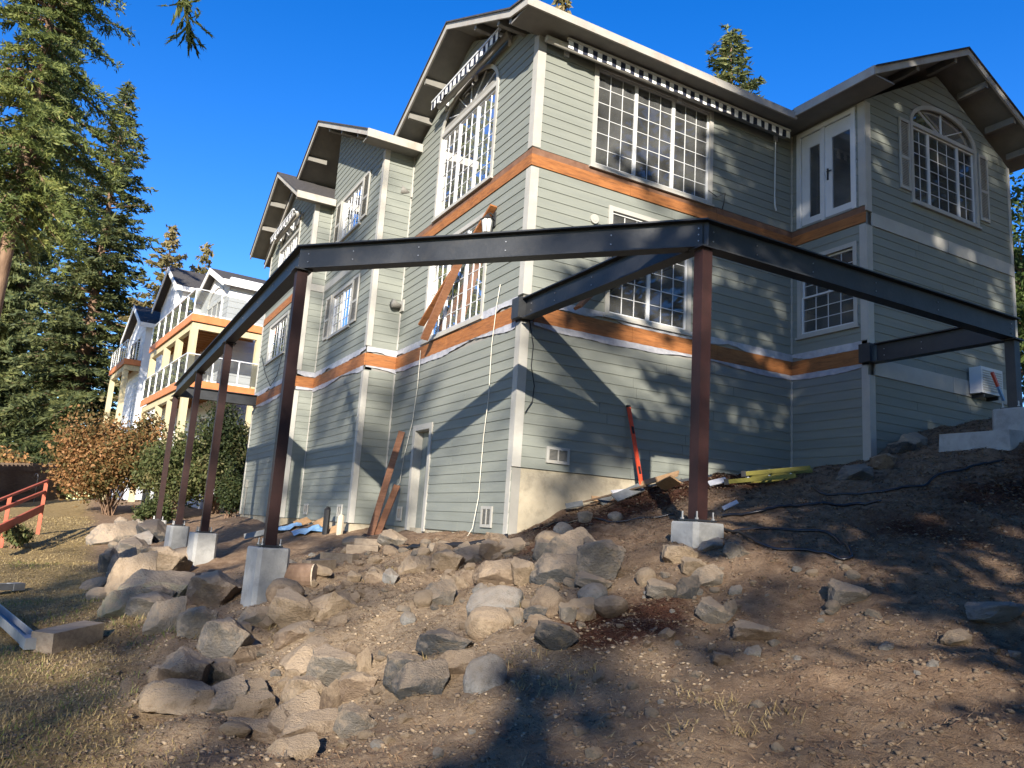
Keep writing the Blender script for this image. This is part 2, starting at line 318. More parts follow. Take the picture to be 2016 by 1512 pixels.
# openings: (u0,u1,z0,z1,arch height) including the outer casing
WR.ops = [(1.22,4.20,5.69,7.78,0), (1.68,3.71,2.90,5.02,0)]
WS.ops = [(.17,1.65,5.69,7.87,0), (.18,1.64,3.28,5.0,0)]
WF.ops = [(1.41,3.75,6.14,7.95,.60)]
LW.ops = [(1.53,4.38,5.70,7.78,.78), (1.50,4.43,2.86,5.02,0), (3.45,4.47,-1.18,1.03,0)]
B2.ops = [(1.55,3.42,6.50,7.80,0), (1.55,3.42,3.76,5.0,0)]
B3.ops = [(1.68,4.48,6.15,7.75,.85), (1.90,4.50,3.80,5.10,0)]
def arch_half(op, z):
    u0,u1,z0,z1,h = op; a = (u1-u0)/2
    if z <= z1: return a
    if z >= z1+h: return 0
    return a*math.sqrt(max(0, 1-((z-z1)/h)**2))
boards = []
def side(w, zb, zt, gb, bands):
    # wall sheathing with its openings
    mb = MB(); us = sorted({0, w.L} | {min(max(u,0),w.L) for o in w.ops for u in o[:2]}); ztop = zt if zt else 7.93
    lowz = zb
    for a, b in zip(us[:-1], us[1:]):
        if b-a < 1e-4: continue
        cuts = sorted([(o[2]+.05, o[3]+o[4]*.0-.05) for o in w.ops if o[0] < (a+b)/2 < o[1]]); z = lowz
        for c0, c1 in cuts:
            if c0 > z: w.box(mb, a, b, z, min(c0, ztop), -.16, 0)
            z = max(z, c1)
        if z < ztop: w.box(mb, a, b, z, ztop, -.16, 0)
    if gb:
        k = gb.k; ar = [o for o in w.ops if o[4]]
        def gp(u): return gb(u)
        if ar:
            o = ar[0]; um = (o[0]+o[1])/2; N = 14
            for i in range(N):
                a = o[0] + (o[1]-o[0])*i/N; b = o[0] + (o[1]-o[0])*(i+1)/N
                za = max(7.93, o[3] + o[4]*math.sqrt(max(0,1-((a-um)/((o[1]-o[0])/2))**2)) - .05); zb2 = max(7.93, o[3] + o[4]*math.sqrt(max(0,1-((b-um)/((o[1]-o[0])/2))**2)) - .05)
                mb.prism([w.p(a,za), w.p(b,zb2), w.p(b,gp(b)), w.p(a,gp(a))], -w.n*.16)
            mb.prism([w.p(max(0,k[0]),7.93), w.p(o[0],7.93), w.p(o[0],gp(o[0])), w.p(max(0,k[0]),gp(max(0,k[0])))], -w.n*.16)
            e = min(w.L, k[4]); mb.prism([w.p(o[1],7.93), w.p(e,7.93), w.p(e,gp(e)), w.p(o[1],gp(o[1]))], -w.n*.16)
        else:
            e = min(w.L, k[4]); pts = [w.p(0,7.93), w.p(e,7.93), w.p(e,gp(e))]
            if 0 < k[2] < e: pts.append(w.p(k[2],k[3]))
            pts.append(w.p(0,gp(0))); mb.prism(pts, -w.n*.16)
    w.part = mb.build('wall', M['sheath'], HOUSE)
    # siding rows
    zones = []; z = zb
    for b0, b1 in bands: zones.append((z, b0)); z = b1
    zones.append((z, ztop if not gb else gb.k[3])); ci = .10
    for z0, z1 in zones:
        n = max(1, round((z1-z0)/EXP)); e = (z1-z0)/n if not gb or z1 < 8 else EXP
        zz = z0
        while zz < z1-.02:
            za, zc = zz, min(zz+e, z1); zz += e
            lo = [0., 0.]; hi = [w.L, w.L]                      # u limits at bottom and top of the row
            if gb and zc > 7.93:
                k = gb.k
                for q, zv in ((0,za),(1,zc)):
                    if zv > k[3]: zv = k[3]
                    if zv > k[1]:
                        lo[q] = max(0, k[0] + (zv-k[1])*(k[2]-k[0])/(k[3]-k[1])); hi[q] = min(w.L, k[4] - (zv-k[5])*(k[4]-k[2])/(k[3]-k[5]))
                if hi[0]-lo[0] < .15: continue
            inner_l = .0; 
            ops = []
            for o in w.ops:
                if o[4] and zc > o[3]:
                    h = max(arch_half(o, za), 0) ; h = min((o[1]-o[0])/2, h*.97)
                    if h > .1: um = (o[0]+o[1])/2; ops.append((um-h+.0, um+h-.0, -9, 99))
                elif o[2] < zc-.004 and o[3] > za+.004: ops.append((o[0]+.01, o[1]-.01, o[2]+.01, o[3]-.01))
            cuts = sorted({lo[0], hi[0]} | {u for o in ops for u in o[:2] if lo[0] < u < hi[0]})
            cur = []; 
            def flush():
                global boards
                if cur: boards.append((w, list(cur), za, e)); cur.clear()
            for a, b in zip(cuts[:-1], cuts[1:]):
                if b-a < .004: continue
                mid = (a+b)/2; iv = [(za, zc)]
                for o in ops:
                    if o[0] < mid < o[1]:
                        iv = [(p, q) for s0, s1 in iv for p, q in ((s0, min(s1, o[2])), (max(s0, o[3]), s1)) if q-p > .008]
                if not iv: flush(); continue
                for p, q in iv:
                    at = lo[1] if a == lo[0] and q == zc else a; bt = hi[1] if b == hi[0] and q == zc else b
                    if bt - at < .0: at = bt = (at+bt)/2
                    cur.append((a, b, at, bt, p, q))
            flush()
for s in SPEC: side(*s)
def dz(z, za, e): return .022 - .013*(z-za)/e
_bb = []; _rb = random.Random(3)
for w, cells, za, e in boards:
    if len(cells) == 1 and cells[0][1]-cells[0][0] > 3.0:
        a, b, at, bt, p, q = cells[0]; u = a + (b-a)*_rb.uniform(.25,.75); _bb += [(w, [(a,u-.0025,at,u-.0025,p,q)], za, e), (w, [(u+.0025,b,u+.0025,bt,p,q)], za, e)]
    else: _bb.append((w, cells, za, e))
boards = _bb
def board_mesh(bs):
    mb = MB()
    for w, cells, za, e in bs:
        for a, b, at, bt, p, q in cells:
            d0, d1 = dz(p, za, e), dz(q, za, e)
            mb.hexa([w.p(a,p,.001), w.p(b,p,.001), w.p(b,p,d0), w.p(a,p,d0), w.p(at,q,.001), w.p(bt,q,.001), w.p(bt,q,d1), w.p(at,q,d1)])
    return mb
def px_area(bd):
    w, cells, za, e = bd; A = 0
    for a, b, at, bt, p, q in cells:
        c = w.p((a+b)/2, (p+q)/2) - CAM_C; A += (b-a)*(q-p)*abs(c.normalized().dot(w.n))/c.length_squared
    return A
boards.sort(key=px_area, reverse=True)
for bd in boards[:300]: board_mesh([bd]).build('siding_board', M['siding'], bd[0].part)
if boards[300:]: tag(board_mesh(boards[300:]).build('siding_board', M['siding'], HOUSE), kind='stuff')
# remaining shell: back and far sides, floors
sh = MB(); sh.box(X2-.16, X2, -D1+.16, Y3, -.4, 7.93); sh.box(-DB+.16, X2-.16, Y3-.16, Y3, -1.6, 7.93); sh.build('wall', M['sheath'], HOUSE)
fl = MB(); fl.box(.17, X2-.17, .17, Y3-.17, 5.36, 5.5); fl.box(X1+.17, X2-.17, -D1+.17, .17, 5.36, 5.5); fl.box(.17, X2-.17, .17, Y3-.17, 2.56, 2.7); fl.box(X1+.17, X2-.17, -D1+.17, .17, 2.56, 2.7)
fl.box(-DB+.17, .17, Y2+.17, Y3-.17, 5.36, 5.5); fl.box(-DB+.17, .17, Y2+.17, Y3-.17, 2.56, 2.7); fl.box(-DA+.17,.17,Y1+.17,Y2+.17,5.36,5.5); fl.box(-DA+.17,.17,Y1+.17,Y2+.17,2.56,2.7); fl.build('floor', M['dark'], HOUSE)
pt = MB(); pt.box(5.5,5.6,.2,Y3-.2,2.71,7.9); pt.box(.2,5.5,5.4,5.5,2.71,7.9); pt.box(5.7,X2-.2,3.2,3.3,2.71,7.9); pt.build('partition', M['sheath'], HOUSE)
ce = MB(); ce.box(.17,X2-.17,.17,Y3-.17,7.94,7.99); ce.box(X1+.17,X2-.17,-D1+.17,.17,7.94,7.99); ce.build('ceiling', M['sheath'], HOUSE)
# foundation
fo = MB(); fo.box(.012, X1-.01, .012, .3, -1.7, -.004); fo.build('foundation', M['found'], HOUSE)
fo = MB(); fo.box(X1+.012, X1+.3, -D1+.012, 0, -.6, .396); fo.box(X1+.31, X2-.02, -D1+.014, -D1+.3, -.6, .545); fo.build('foundation', M['found'], HOUSE)
fo = MB(); fo.box(.014,.2,.31,Y1,-1.7,-1.125); fo.box(-DA+.014,0,Y1+.014,Y2,-1.7,-1.125); fo.box(-DB+.014,-DA,Y2+.014,Y3,-1.7,-1.125); fo.build('foundation', M['found'], HOUSE)
# corner boards
CB = .135
def cboard(w, u0, u1, z0, z1, d=.034, m='trim'): mb = MB(); w.box(mb, u0, u1, z0, z1, .0012, d); return mb.build('corner_board', M[m], HOUSE)
T = .034
for z0, z1 in ((0.0,2.47),(2.96,5.30),(5.69,7.9)):
    cboard(WR, -T, CB, z0, z1); 
    if z0 == 0: z0 = -1.12
    cboard(LW, .0015, CB, z0, z1)
for z0, z1 in ((.42,2.47),(2.96,5.30),(5.69,7.9)):
    cboard(WS, D1-CB, D1-.0015, z0, z1); 
for z0, z1 in ((.6,2.27),(2.63,5.27),(5.57,7.9)): cboard(WF, -T, CB, z0, z1)
for z0, z1 in ((.8,2.27),(2.63,5.27),(5.57,7.9)): cboard(WF, WF.L-.1, WF.L, z0, z1)
for w, ww in ((J1,B2),(J2,B3)):
    for z0, z1 in ((-1.12,2.37),(2.97,7.9)):
        cboard(w, -T, .10, z0, z1); cboard(ww, .0015, .12, z0, z1)
cboard(B3, B3.L-.12, B3.L, -1.12, 2.37); cboard(B3, B3.L-.12, B3.L, 2.97, 7.9)
for w, u0, u1 in ((WR, X1-.045, X1), (J1, DA-.045, DA), (J2, DB-DA-.04, DB-DA)):
    for z0, z1 in ((.42 if w is WR else -1.1, 2.37), (2.97, 5.32), (5.69, 7.9)): cboard(w, u0, u1, z0, z1, .04)
# ledger bands, flashing, house wrap
def ledger(w, u0, u1, z0, z1, d=.03, nm='ledger_board', m='ledger'):
    n = max(1, round((u1-u0)/2.5)); L_ = (u1-u0)/n
    for k in range(n): mb = MB(); w.box(mb, u0+L_*k+(.003 if k else 0), u0+L_*(k+1)-.003*(k < n-1), z0, z1, .001, d + (.002 if k % 2 else 0)); o = mb.build(nm, M[m], HOUSE)
    return o
for w in (WR, WS, LW):
    ledger(w, -.03 if w in (WR,) else 0, w.L, 5.335, 5.545, .032); ledger(w, -.02 if w is WR else 0, w.L, 5.55, 5.675, .014, 'flashing', 'flash')
ledger(B3, 0, B3.L, 5.335, 5.59, .03); ledger(J2, 0, J2.L, 5.31, 5.51, .03, 'band_board', 'trim'); ledger(B2, .13, B2.L, 5.31, 5.51, .03, 'band_board', 'trim')
ledger(WF, .14, WF.L, 5.285, 5.555, .034, 'band_board', 'trim'); ledger(WF, .14, WF.L, 2.285, 2.615, .034, 'band_board', 'trim')
for w in (WR, WS, LW, J1, B2, J2, B3):
    a = .22 if w is WR else (.16 if w is LW else 0); b = w.L if w is not WS else w.L-.12
    ledger(w, a, b, 2.50, 2.795, .032)
    for za, zb, lab in ((2.797, 2.95, 0), (2.39, 2.499, 1)):
        mb = MB(); N = max(4, int((b-a)/.07)); vs = []; R_ = random.Random(int(w.L*100)+lab)
        ph = [R_.uniform(0, 6) for _ in range(3)]
        for i in range(N+1):
            u = a + (b-a)*i/N; wob = .030*math.sin(u*2.1+ph[0]) + .018*math.sin(u*6.3+ph[1]) + R_.uniform(-.006,.006)
            lo_, hi_ = (za + max(-.0, wob*1.6), zb) if lab == 0 else (za - wob*.4 + .075*max(0, math.sin(u*1.3+ph[1])), zb)
            for j in range(4):
                zz = lo_ + (hi_-lo_)*j/3; vs.append(w.p(u, zz, .030 + .008*math.sin(u*21+j*1.7+ph[2]) + R_.uniform(-.003,.003) + (.006 if j == (0 if lab == 0 else 3) else 0)))
        mb.add(vs, [(i*4+j, (i+1)*4+j, (i+1)*4+j+1, i*4+j+1) for i in range(N) for j in range(3)])
        mb.build('house_wrap', M['wrap'], HOUSE, smooth=True)
# ------------------------------------------------------------------ windows
PANE = {}
def pane(w, u0, u1, z0, z1, d, parent):
    k = 'pane'
    if k not in PANE:
        me = bpy.data.meshes.new('pane'); me.from_pydata([(-.5,0,-.5),(.5,0,-.5),(.5,0,.5),(-.5,0,.5)], [], [(0,1,2,3)]); me.materials.append(M['glass']); me.update(); PANE[k] = me
    o = bpy.data.objects.new('pane', PANE[k]); c = w.p((u0+u1)/2, (z0+z1)/2, d); link(o, parent, c)
    o.scale = (u1-u0, 1, z1-z0); o.rotation_euler = (random.gauss(0,.004), 0, math.atan2(w.s.y, w.s.x) + random.gauss(0,.004))
def window(w, u0, u1, z0, z1, sash, arch=0, tr=.09, sill=True, curtain=0, name='window', rad=5, hung=False, joined=False):
    """sash: list of (width share, columns, rows)"""
    t = MB(); dd = .042
    w.box(t, u0, u0+tr, z0, z1, .0, dd); w.box(t, u1-tr, u1, z0, z1, .0, dd); w.box(t, u0+tr, u1-tr, z1-tr, z1, .0, dd-.003); w.box(t, u0+tr, u1-tr, z0, z0+tr*.7, .0, dd-.003)
    for a, b in ((u0+tr-.012, u0+tr), (u1-tr, u1-tr+.012)): w.box(t, a, b, z0+.05, z1-.05, -.14, -.001)
    if arch:
        um = (u0+u1)/2; a = (u1-u0)/2; N = 22
        def ap(k, off): th = math.pi*k/N; return (um - (a-off)*math.cos(th), z1 + (arch-off)*math.sin(th))
        for k in range(N):
            p, q = ap(k,0), ap(k+1,0); r_, s_ = ap(k+1,tr), ap(k,tr)
            if s_[1] < z1: s_ = (s_[0], z1)
            if r_[1] < z1: r_ = (r_[0], z1)
            t.prism([w.p(*p,.0), w.p(*q,.0), w.p(*r_,.0), w.p(*s_,.0)], w.n*dd)
    P = t.build(name, M['trim'], HOUSE)
    if sill: s_ = MB(); w.box(s_, u0-.03, u1+.03, z0-.045, z0-.002, .0, .075); s_.build('sill', M['trim'], P)
    a0, a1, b0, b1 = u0+tr, u1-tr, z0+tr*.7, z1-tr; tot = sum(s[0] for s in sash); u = a0; fr = .036
    for i, (sh_, cols, rows) in enumerate(sash):
        wd = (a1-a0)*sh_/tot; s = MB(); e0, e1 = u, u+wd
        zs = [(b0, b1, rows, 0)] if not hung else [(b0, (b0+b1)/2+.02, rows, 0), ((b0+b1)/2-.02, b1, rows, -.03)]
        for c0, c1, rw, off in zs:
            s = MB(); w.box(s, e0, e0+fr, c0, c1, -.06+off, -.005+off); w.box(s, e1-fr, e1, c0, c1, -.06+off, -.005+off); w.box(s, e0+fr, e1-fr, c0, c0+fr, -.06+off, -.006+off); w.box(s, e0+fr, e1-fr, c1-fr, c1, -.06+off, -.006+off)
            s.build('sash', M['white'], P)
            g = MB(); x0, x1, y0, y1 = e0+fr, e1-fr, c0+fr, c1-fr; mw = .0065
            for c in range(1, cols): xc = x0+(x1-x0)*c/cols; w.box(g, xc-mw, xc+mw, y0, y1, -.040+off, -.022+off)
            for rr_ in range(1, rw): yc = y0+(y1-y0)*rr_/rw; w.box(g, x0, x1, yc-mw, yc+mw, -.0395+off, -.0215+off)
            g.build('muntin_grid', M['white'], P)
            if joined: pane(w, x0, x1, y0, y1, -.031+off, P)
            for c in range(0 if joined else cols):
                for rr_ in range(rw): pane(w, x0+(x1-x0)*c/cols, x0+(x1-x0)*(c+1)/cols, y0+(y1-y0)*rr_/rw, y0+(y1-y0)*(rr_+1)/rw, -.031+off, P)
        u += wd
    if arch:
        um = (u0+u1)/2; a = (u1-u0)/2-tr; h = arch-tr; N = 22; zb = z1
        g = MB()
        for k in range(1, rad+1):
            th = math.pi*k/(rad+1); g.bar(w.p(um-.12*a*math.cos(th), zb+.12*h*math.sin(th), -.03), w.p(um-a*math.cos(th), zb+h*math.sin(th), -.03), .02, .02, w.n)
        g.build('muntin_grid', M['white'], P)
        gl = MB(); pts = [w.p(um - a*math.cos(math.pi*k/N), zb + h*math.sin(math.pi*k/N), -.04) for k in range(N+1)]
        gl.add(pts, [tuple(range(N+1))]); gl.build('pane', M['glass'], P)
    if curtain:
        c = MB(); N = int((a1-a0)/.03); zt = b1 if not arch else z1+arch*.8; vs = []
        for i in range(N+1):
            uu = a0+(a1-a0)*i/N; d_ = -.22 - .03*math.sin(uu*31) - .014*math.sin(uu*77+1)
            top = zt if not arch else z1 + (arch-.03)*math.sqrt(max(.02, 1-((uu-(u0+u1)/2)/((u1-u0)/2))**2))
            vs += [w.p(uu, b0-.05, d_), w.p(uu, top, d_)]
        c.add(vs, [(2*i, 2*i+2, 2*i+3, 2*i+1) for i in range(N)]); c.build('curtain', M['curtain'], P, smooth=True)
    return P
window(WR, *WR.ops[0][:4], [(1,3,6)]*3)
window(WR, *WR.ops[1][:4], [(1,3,6)]*2)
window(WF, *WF.ops[0][:4], [(.55,2,6),(1,3,6),(.55,2,6)], arch=.60, rad=3)
window(LW, *LW.ops[0][:4], [(1,3,6)]*3, arch=.78)
window(LW, *LW.ops[1][:4], [(1,3,6)]*3)
window(B2, *B2.ops[0][:4], [(1,3,4)]*2, joined=True); window(B2, *B2.ops[1][:4], [(1,3,4)]*2, joined=True)
window(B3, *B3.ops[0][:4], [(1,3,4)]*3, arch=.85, rad=3, joined=True); window(B3, *B3.ops[1][:4], [(1,3,4)]*2, joined=True)
window(WS, *WS.ops[1][:4], [(1,4,3)], hung=True)
def shutter(w, u0, u1, z0, z1):
    t = MB(); w.box(t, u0, u0+.05, z0, z1, .027, .06); w.box(t, u1-.05, u1, z0, z1, .027, .06)
    zm = z0+(z1-z0)*.45
    for a, b in ((z0,z0+.07),(zm-.035,zm+.035),(z1-.07,z1)): w.box(t, u0+.05, u1-.05, a, b, .027, .058)
    P = t.build('shutter', M['trim'], HOUSE)
    s = MB(); z = z0+.08
    while z < z1-.09:
        if not zm-.05 < z < zm+.03: s.hexa([w.p(u0+.05,z,.05), w.p(u1-.05,z,.05), w.p(u1-.05,z+.006,.054), w.p(u0+.05,z+.006,.054), w.p(u0+.05,z+.03,.03), w.p(u1-.05,z+.03,.03), w.p(u1-.05,z+.034,.034), w.p(u0+.05,z+.034,.034)])
        z += .036
    s.build('louvre', M['trim'], P)
shutter(WF, 1.03, 1.37, 6.33, 7.9); shutter(WF, 3.79, 4.13, 6.33, 7.9)
for z0, z1 in ((6.54,7.78),(3.77,5.0)): shutter(B2, 1.02, 1.50, z0, z1); shutter(B2, 3.47, 3.95, z0, z1)
# patio door on the wing's side and the narrow basement door
t = MB(); u0,u1,z0,z1 = .17,1.65,5.69,7.87
WS.box(t,u0,u0+.1,z0,z1,0,.045); WS.box(t,u1-.1,u1,z0,z1,0,.045); WS.box(t,u0+.1,u1-.1,z1-.1,z1,0,.042); WS.box(t,.80,.88,z0,z1-.1,-.06,.03)
DR = t.build('patio_door', M['white'], HOUSE)
for a, b, g0, g1 in ((.27,.80,.47,.74),(.88,1.55,1.05,1.49)):
    l = MB(); WS.box(l,a,g0,z0+.02,z1-.1,-.06,-.01); WS.box(l,g1,b,z0+.02,z1-.1,-.06,-.01); WS.box(l,g0,g1,z0+.02,5.88,-.06,-.012); WS.box(l,g0,g1,7.47,z1-.1,-.06,-.012); l.build('door_leaf', M['white'], DR)
    pane(WS, g0, g1, 5.88, 7.47, -.035, DR)
h = MB(); WS.box(h,.93,.965,6.55,6.80,-.01,.012); h.bar(WS.p(.945,6.72,.03), WS.p(1.06,6.72,.03), .02, .02); h.build('handle', M['steel'], DR)
t = MB(); u0,u1,z0,z1 = 3.45,4.47,-1.18,1.03
LW.box(t,u0,u0+.12,z0,z1,0,.045); LW.box(t,u1-.12,u1,z0,z1,0,.045); LW.box(t,u0+.12,u1-.12,z1-.12,z1,0,.043); LW.box(t,u0+.12,u0+.135,z0,z1-.12,-.15,0); LW.box(t,u1-.135,u1-.12,z0,z1-.12,-.15,0); LW.box(t,u0+.135,u1-.135,z1-.135,z1-.12,-.15,0)
DR = t.build('basement_door', M['trim'], HOUSE)
for k in range(6): l = MB(); a = u0+.137+(u1-u0-.274)*k/6; LW.box(l,a+.004,a+(u1-u0-.274)/6-.004,z0,z1-.14,-.16,-.135-.004*(k%2)); l.build('door_plank', M['siding'], DR)
# ------------------------------------------------------------------ roofs
def roof(ax, prof, a, b, th=.10):
    """profile in (across, z) extruded along axis ax from a to b; slab under a shingle skin"""
    def P(c, z, l): return V((l, c, z)) if ax == 0 else V((c, l, z))
    n = len(prof); up = MB(); lo_ = MB()
    vec = P(0,0,b) - P(0,0,a)
    for (c0,z0), (c1,z1) in zip(prof[:-1], prof[1:]):
        e_ = (P(0,0,a) - P(0,0,b)).normalized()*.07
        up.prism([P(c0,z0,a)+e_, P(c1,z1,a)+e_, P(c1,z1-.035,a)+e_, P(c0,z0-.035,a)+e_], vec-e_)
        lo_.prism([P(c0,z0-.032,a), P(c1,z1-.032,a), P(c1,z1-th,a), P(c0,z0-th,a)], vec)
    R_ = up.build('roof', M['shingle'], HOUSE); lo_.build('soffit', M['soffit'], R_); return R_, P
def rake(R_, P, prof, l, w=.04, h=.18, dirn=-1):
    for (c0,z0), (c1,z1) in zip(prof[:-1], prof[1:]):
        t = MB(); t.prism([P(c0,z0-.025,l), P(c1,z1-.025,l), P(c1,z1-h,l), P(c0,z0-h,l)], P(0,0,dirn*w) - P(0,0,0)); t.build('fascia_board', M['fascia'], R_)
def outlook(R_, P, prof, l0, l1, cs):
    for c in cs:
        for (c0,z0), (c1,z1) in zip(prof[:-1], prof[1:]):
            if min(c0,c1) <= c <= max(c0,c1):
                z = z0+(z1-z0)*(c-c0)/(c1-c0) - .105; t = MB(); t.bar(P(c,z-.09,l0), P(c,z-.09,l1), .09, .15); t.build('outlooker', M['soffit'], R_)
EZ = 8.03
p1 = [(6.3,8.05),(3.0,9.66),(-.05,8.15),(-.64,EZ)]
R1, P1 = roof(0, p1, -.62, 5.92); rake(R1, P1, p1, -.62); outlook(R1, P1, p1, -.6, -.02, (5.1,4.2,1.6,.55,.05))
R1b, _ = roof(0, p1[:3], 5.92, 12.0)
t = MB(); t.box(-.66, 5.93, -.68, -.642, EZ-.185, EZ-.03); t.build('fascia_board', M['fascia'], R1)
t = MB(); t.box(-.61, 5.9, -.64, .0, EZ-.16, EZ-.125); t.build('soffit', M['soffit'], R1)
p2 = [(16.9,7.78),(10.85,10.66),(5.55,8.06)]
R2, P2 = roof(0, p2, -1.38, 12.0); rake(R2, P2, p2, -1.38); outlook(R2, P2, p2, -1.36, -.78, (6.6,8.2,9.6,12.0))
t = MB(); t.box(-1.42, -.02, 5.51, 5.548, 7.85, 8.05); t.build('fascia_board', M['fascia'], R2)
t = MB(); t.box(-1.37, -.02, 5.55, 6.02, 7.90, 7.935); t.build('soffit', M['soffit'], R2)
p3 = [(17.0,8.05),(13.6,9.92),(10.2,8.05)]
R3, P3 = roof(0, p3, -1.89, 2.4); rake(R3, P3, p3, -1.89); outlook(R3, P3, p3, -1.87, -1.29, (11.4,12.6,14.6,15.6))
t = MB(); t.box(-1.93, -.8, 10.16, 10.198, 7.84, 8.04); t.build('fascia_board', M['fascia'], R3)
t = MB(); t.box(-1.88, -.78, 10.2, 10.52, 7.90, 7.935); t.build('soffit', M['soffit'], R3)
p4 = [(5.9,8.10),(8.95,9.64),(12.0,8.10)]
R4, P4 = roof(1, p4, -2.53, 3.0); rake(R4, P4, p4, -2.53); outlook(R4, P4, p4, -2.5, -1.87, (7.3,8.6,9.7,10.7,11.5))
t = MB(); t.box(5.862, 5.898, -2.57, -.645, 7.90, 8.09); t.build('fascia_board', M['fascia'], R4)
t = MB(); t.box(5.9, 6.52, -2.52, -.0, 7.93, 7.965); t.build('soffit', M['soffit'], R4)
# ------------------------------------------------------------------ steel deck frame on concrete piers
ZS = 2.84; BD = .36; BF_ = .20
FR = empty('steel_deck_frame', (0,-4.45,-1), 'black steel beam deck frame on dark red posts around the house corner', 'deck frame')
def ibeam(a, b, name='beam', ext0=0, ext1=0, depth=BD, zs=ZS):
    a = V((a[0], a[1], 0)); b = V((b[0], b[1], 0)); t = (b-a).normalized(); a = a - t*ext0; b = b + t*ext1; n = V((-t.y, t.x, 0)); mb = MB()
    def pb(u0, u1, z0, z1):
        mb.hexa([a+n*u0+V((0,0,z0)), b+n*u0+V((0,0,z0)), b+n*u1+V((0,0,z0)), a+n*u1+V((0,0,z0)), a+n*u0+V((0,0,z1)), b+n*u0+V((0,0,z1)), b+n*u1+V((0,0,z1)), a+n*u1+V((0,0,z1))])
    pb(-BF_/2, BF_/2, zs-.02, zs); pb(-BF_/2, BF_/2, zs-depth, zs-depth+.02); pb(-.012, .012, zs-depth+.02, zs-.02)
    o = mb.build(name, M['steel'], FR)
    return o, a, b, t, n
def bolts(parent, a, t, n, us, zs, side):
    mb = MB()
    for u in us:
        for z in zs:
            c = V((a.x, a.y, 0)) + t*u + V((0,0,z)) + n*(side*.012)
            mb.tube([c, c + n*(side*.012)], .009, 6)
    mb.build('bolt', M['bolt'], parent)
F1, F2, F3, F4 = (0,-4.45), (-3.82,-.22), (-3.82,15.85), (6.53,-4.45)
for a, b, e0, e1, sd, k in ((F2,F1,.06,.06,-1,'c'), (F1,F4,.02,.1,-1,'x'), (F2,F3,-.02,.1,1,'y'), ((0,-.14),F1,-.02,-.11,-1,'n'), ((6.53,-2.0),F4,-.02,-.11,-1,'n'), (F3,(-1.31,15.85),-.11,0,1,'n')):
    o, A, B, t, n = ibeam(a, b, 'beam', e0, e1); Ln = (B-A).length
    us = [.16] + [.9 + 1.2*i + .18*math.sin(i*5) for i in range(int((Ln-1)/1.2))]
    bolts(o, A, t, n, us, (ZS-.12, ZS-.24), sd); 
    bolts(o, A, t, n, [Ln-.12], (ZS-.1, ZS-.18, ZS-.26), sd)
for x, y in ((0,0),(6.53,-1.84)):                      # corner brackets bolted on the ledger
    t = MB(); t.box(x-.16, x-.036, y-.14, y+.1, 2.50, 2.85); t.box(x-.036, x+.16, y-.14, y-.036, 2.50, 2.85); t.build('corner_bracket', M['steel'], FR)
def post(x, y, z0, side=.152, m='oxide'):
    t = MB(); h = side/2; z1 = ZS-BD-.022; t.box(x-h, x+h, y-h, y+h, z0+.03, z1); P = t.build('post', M[m], FR)
    c = MB(); c.box(x-.13, x+.13, y-.13, y+.13, z1+.001, z1+.021); c.build('cap_plate', M['steel'], P)
    b = MB(); b.box(x-.15, x+.15, y-.15, y+.15, z0+.01, z0+.03); b.build('base_plate', M['steel'], P)
    for i in (-1,1):
        for j in (-1,1): a = MB(); a.tube([(x+i*.12, y+j*.12, z0-.05), (x+i*.12, y+j*.12, z0+.12)], .011, 6); a.tube([(x+i*.12, y+j*.12, z0+.03), (x+i*.12, y+j*.12, z0+.05)], .022, 6); a.build('anchor_bolt', M['bolt'], P)
PIERS = [((0,-4.45),-.80,.46,-1.5,'short concrete pier under the steel post beside the coiled black hose',0,'oxide'), ((-3.82,-.22),-1.47,.46,-2.8,'tallest concrete pier with round log lying behind it',.18,'oxide'), ((-3.82,5.9),-1.50,.46,-2.8,'concrete pier with two dappled sun spots behind the pale boulders',.18,'oxide'),
 ((-3.82,10.35),-1.49,.46,-2.8,'grey shaded concrete pier, third from the front in the left row',.18,'oxide'), ((-3.82,15.85),-1.47,.46,-2.6,'small bright sunlit concrete pier farthest back in the left row',.1,'oxide'), ((6.53,-4.45),1.34,.5,.3,'concrete pier on a footing slab at the right edge of the slope',0,'steel')]
for (x, y), zt, w, zb, lab, rz, pm in PIERS:
    post(x, y, zt, m=pm)
    h = w/2; c = .05; pts = [(-h+c,-h),(h-c,-h),(h,-h+c),(h,h-c),(h-c,h),(-h+c,h),(-h,h-c),(-h,-h+c)]; ca, sa = math.cos(rz), math.sin(rz)
    P_ = [(x+px*ca-py*sa, y+px*sa+py*ca) for px, py in pts]; mb = MB(); n = 8; vs = []
    for z, k in ((zb,1.03),(zt-.025,1),(zt,.965)): vs += [(x+(p[0]-x)*k, y+(p[1]-y)*k, z) for p in P_]
    mb.add(vs, [(r_*n+i, r_*n+(i+1) % n, (r_+1)*n+(i+1) % n, (r_+1)*n+i) for r_ in range(2) for i in range(n)] + [tuple(range(2*n, 3*n))])
    tag(mb.build('concrete_pier', M['concrete'], None), lab, 'concrete pier', 'concrete piers under the steel posts')
ft = MB(); ft.hexa([(5.35,-5.0,.35),(7.6,-5.0,.5),(7.6,-3.9,.5),(5.35,-3.9,.35),(5.38,-4.97,.86),(7.6,-4.97,.98),(7.6,-3.92,.98),(5.38,-3.92,.86)])
tag(ft.build('footing_slab', M['concrete'], None), 'low concrete footing slab under the pier at the right edge', 'footing')
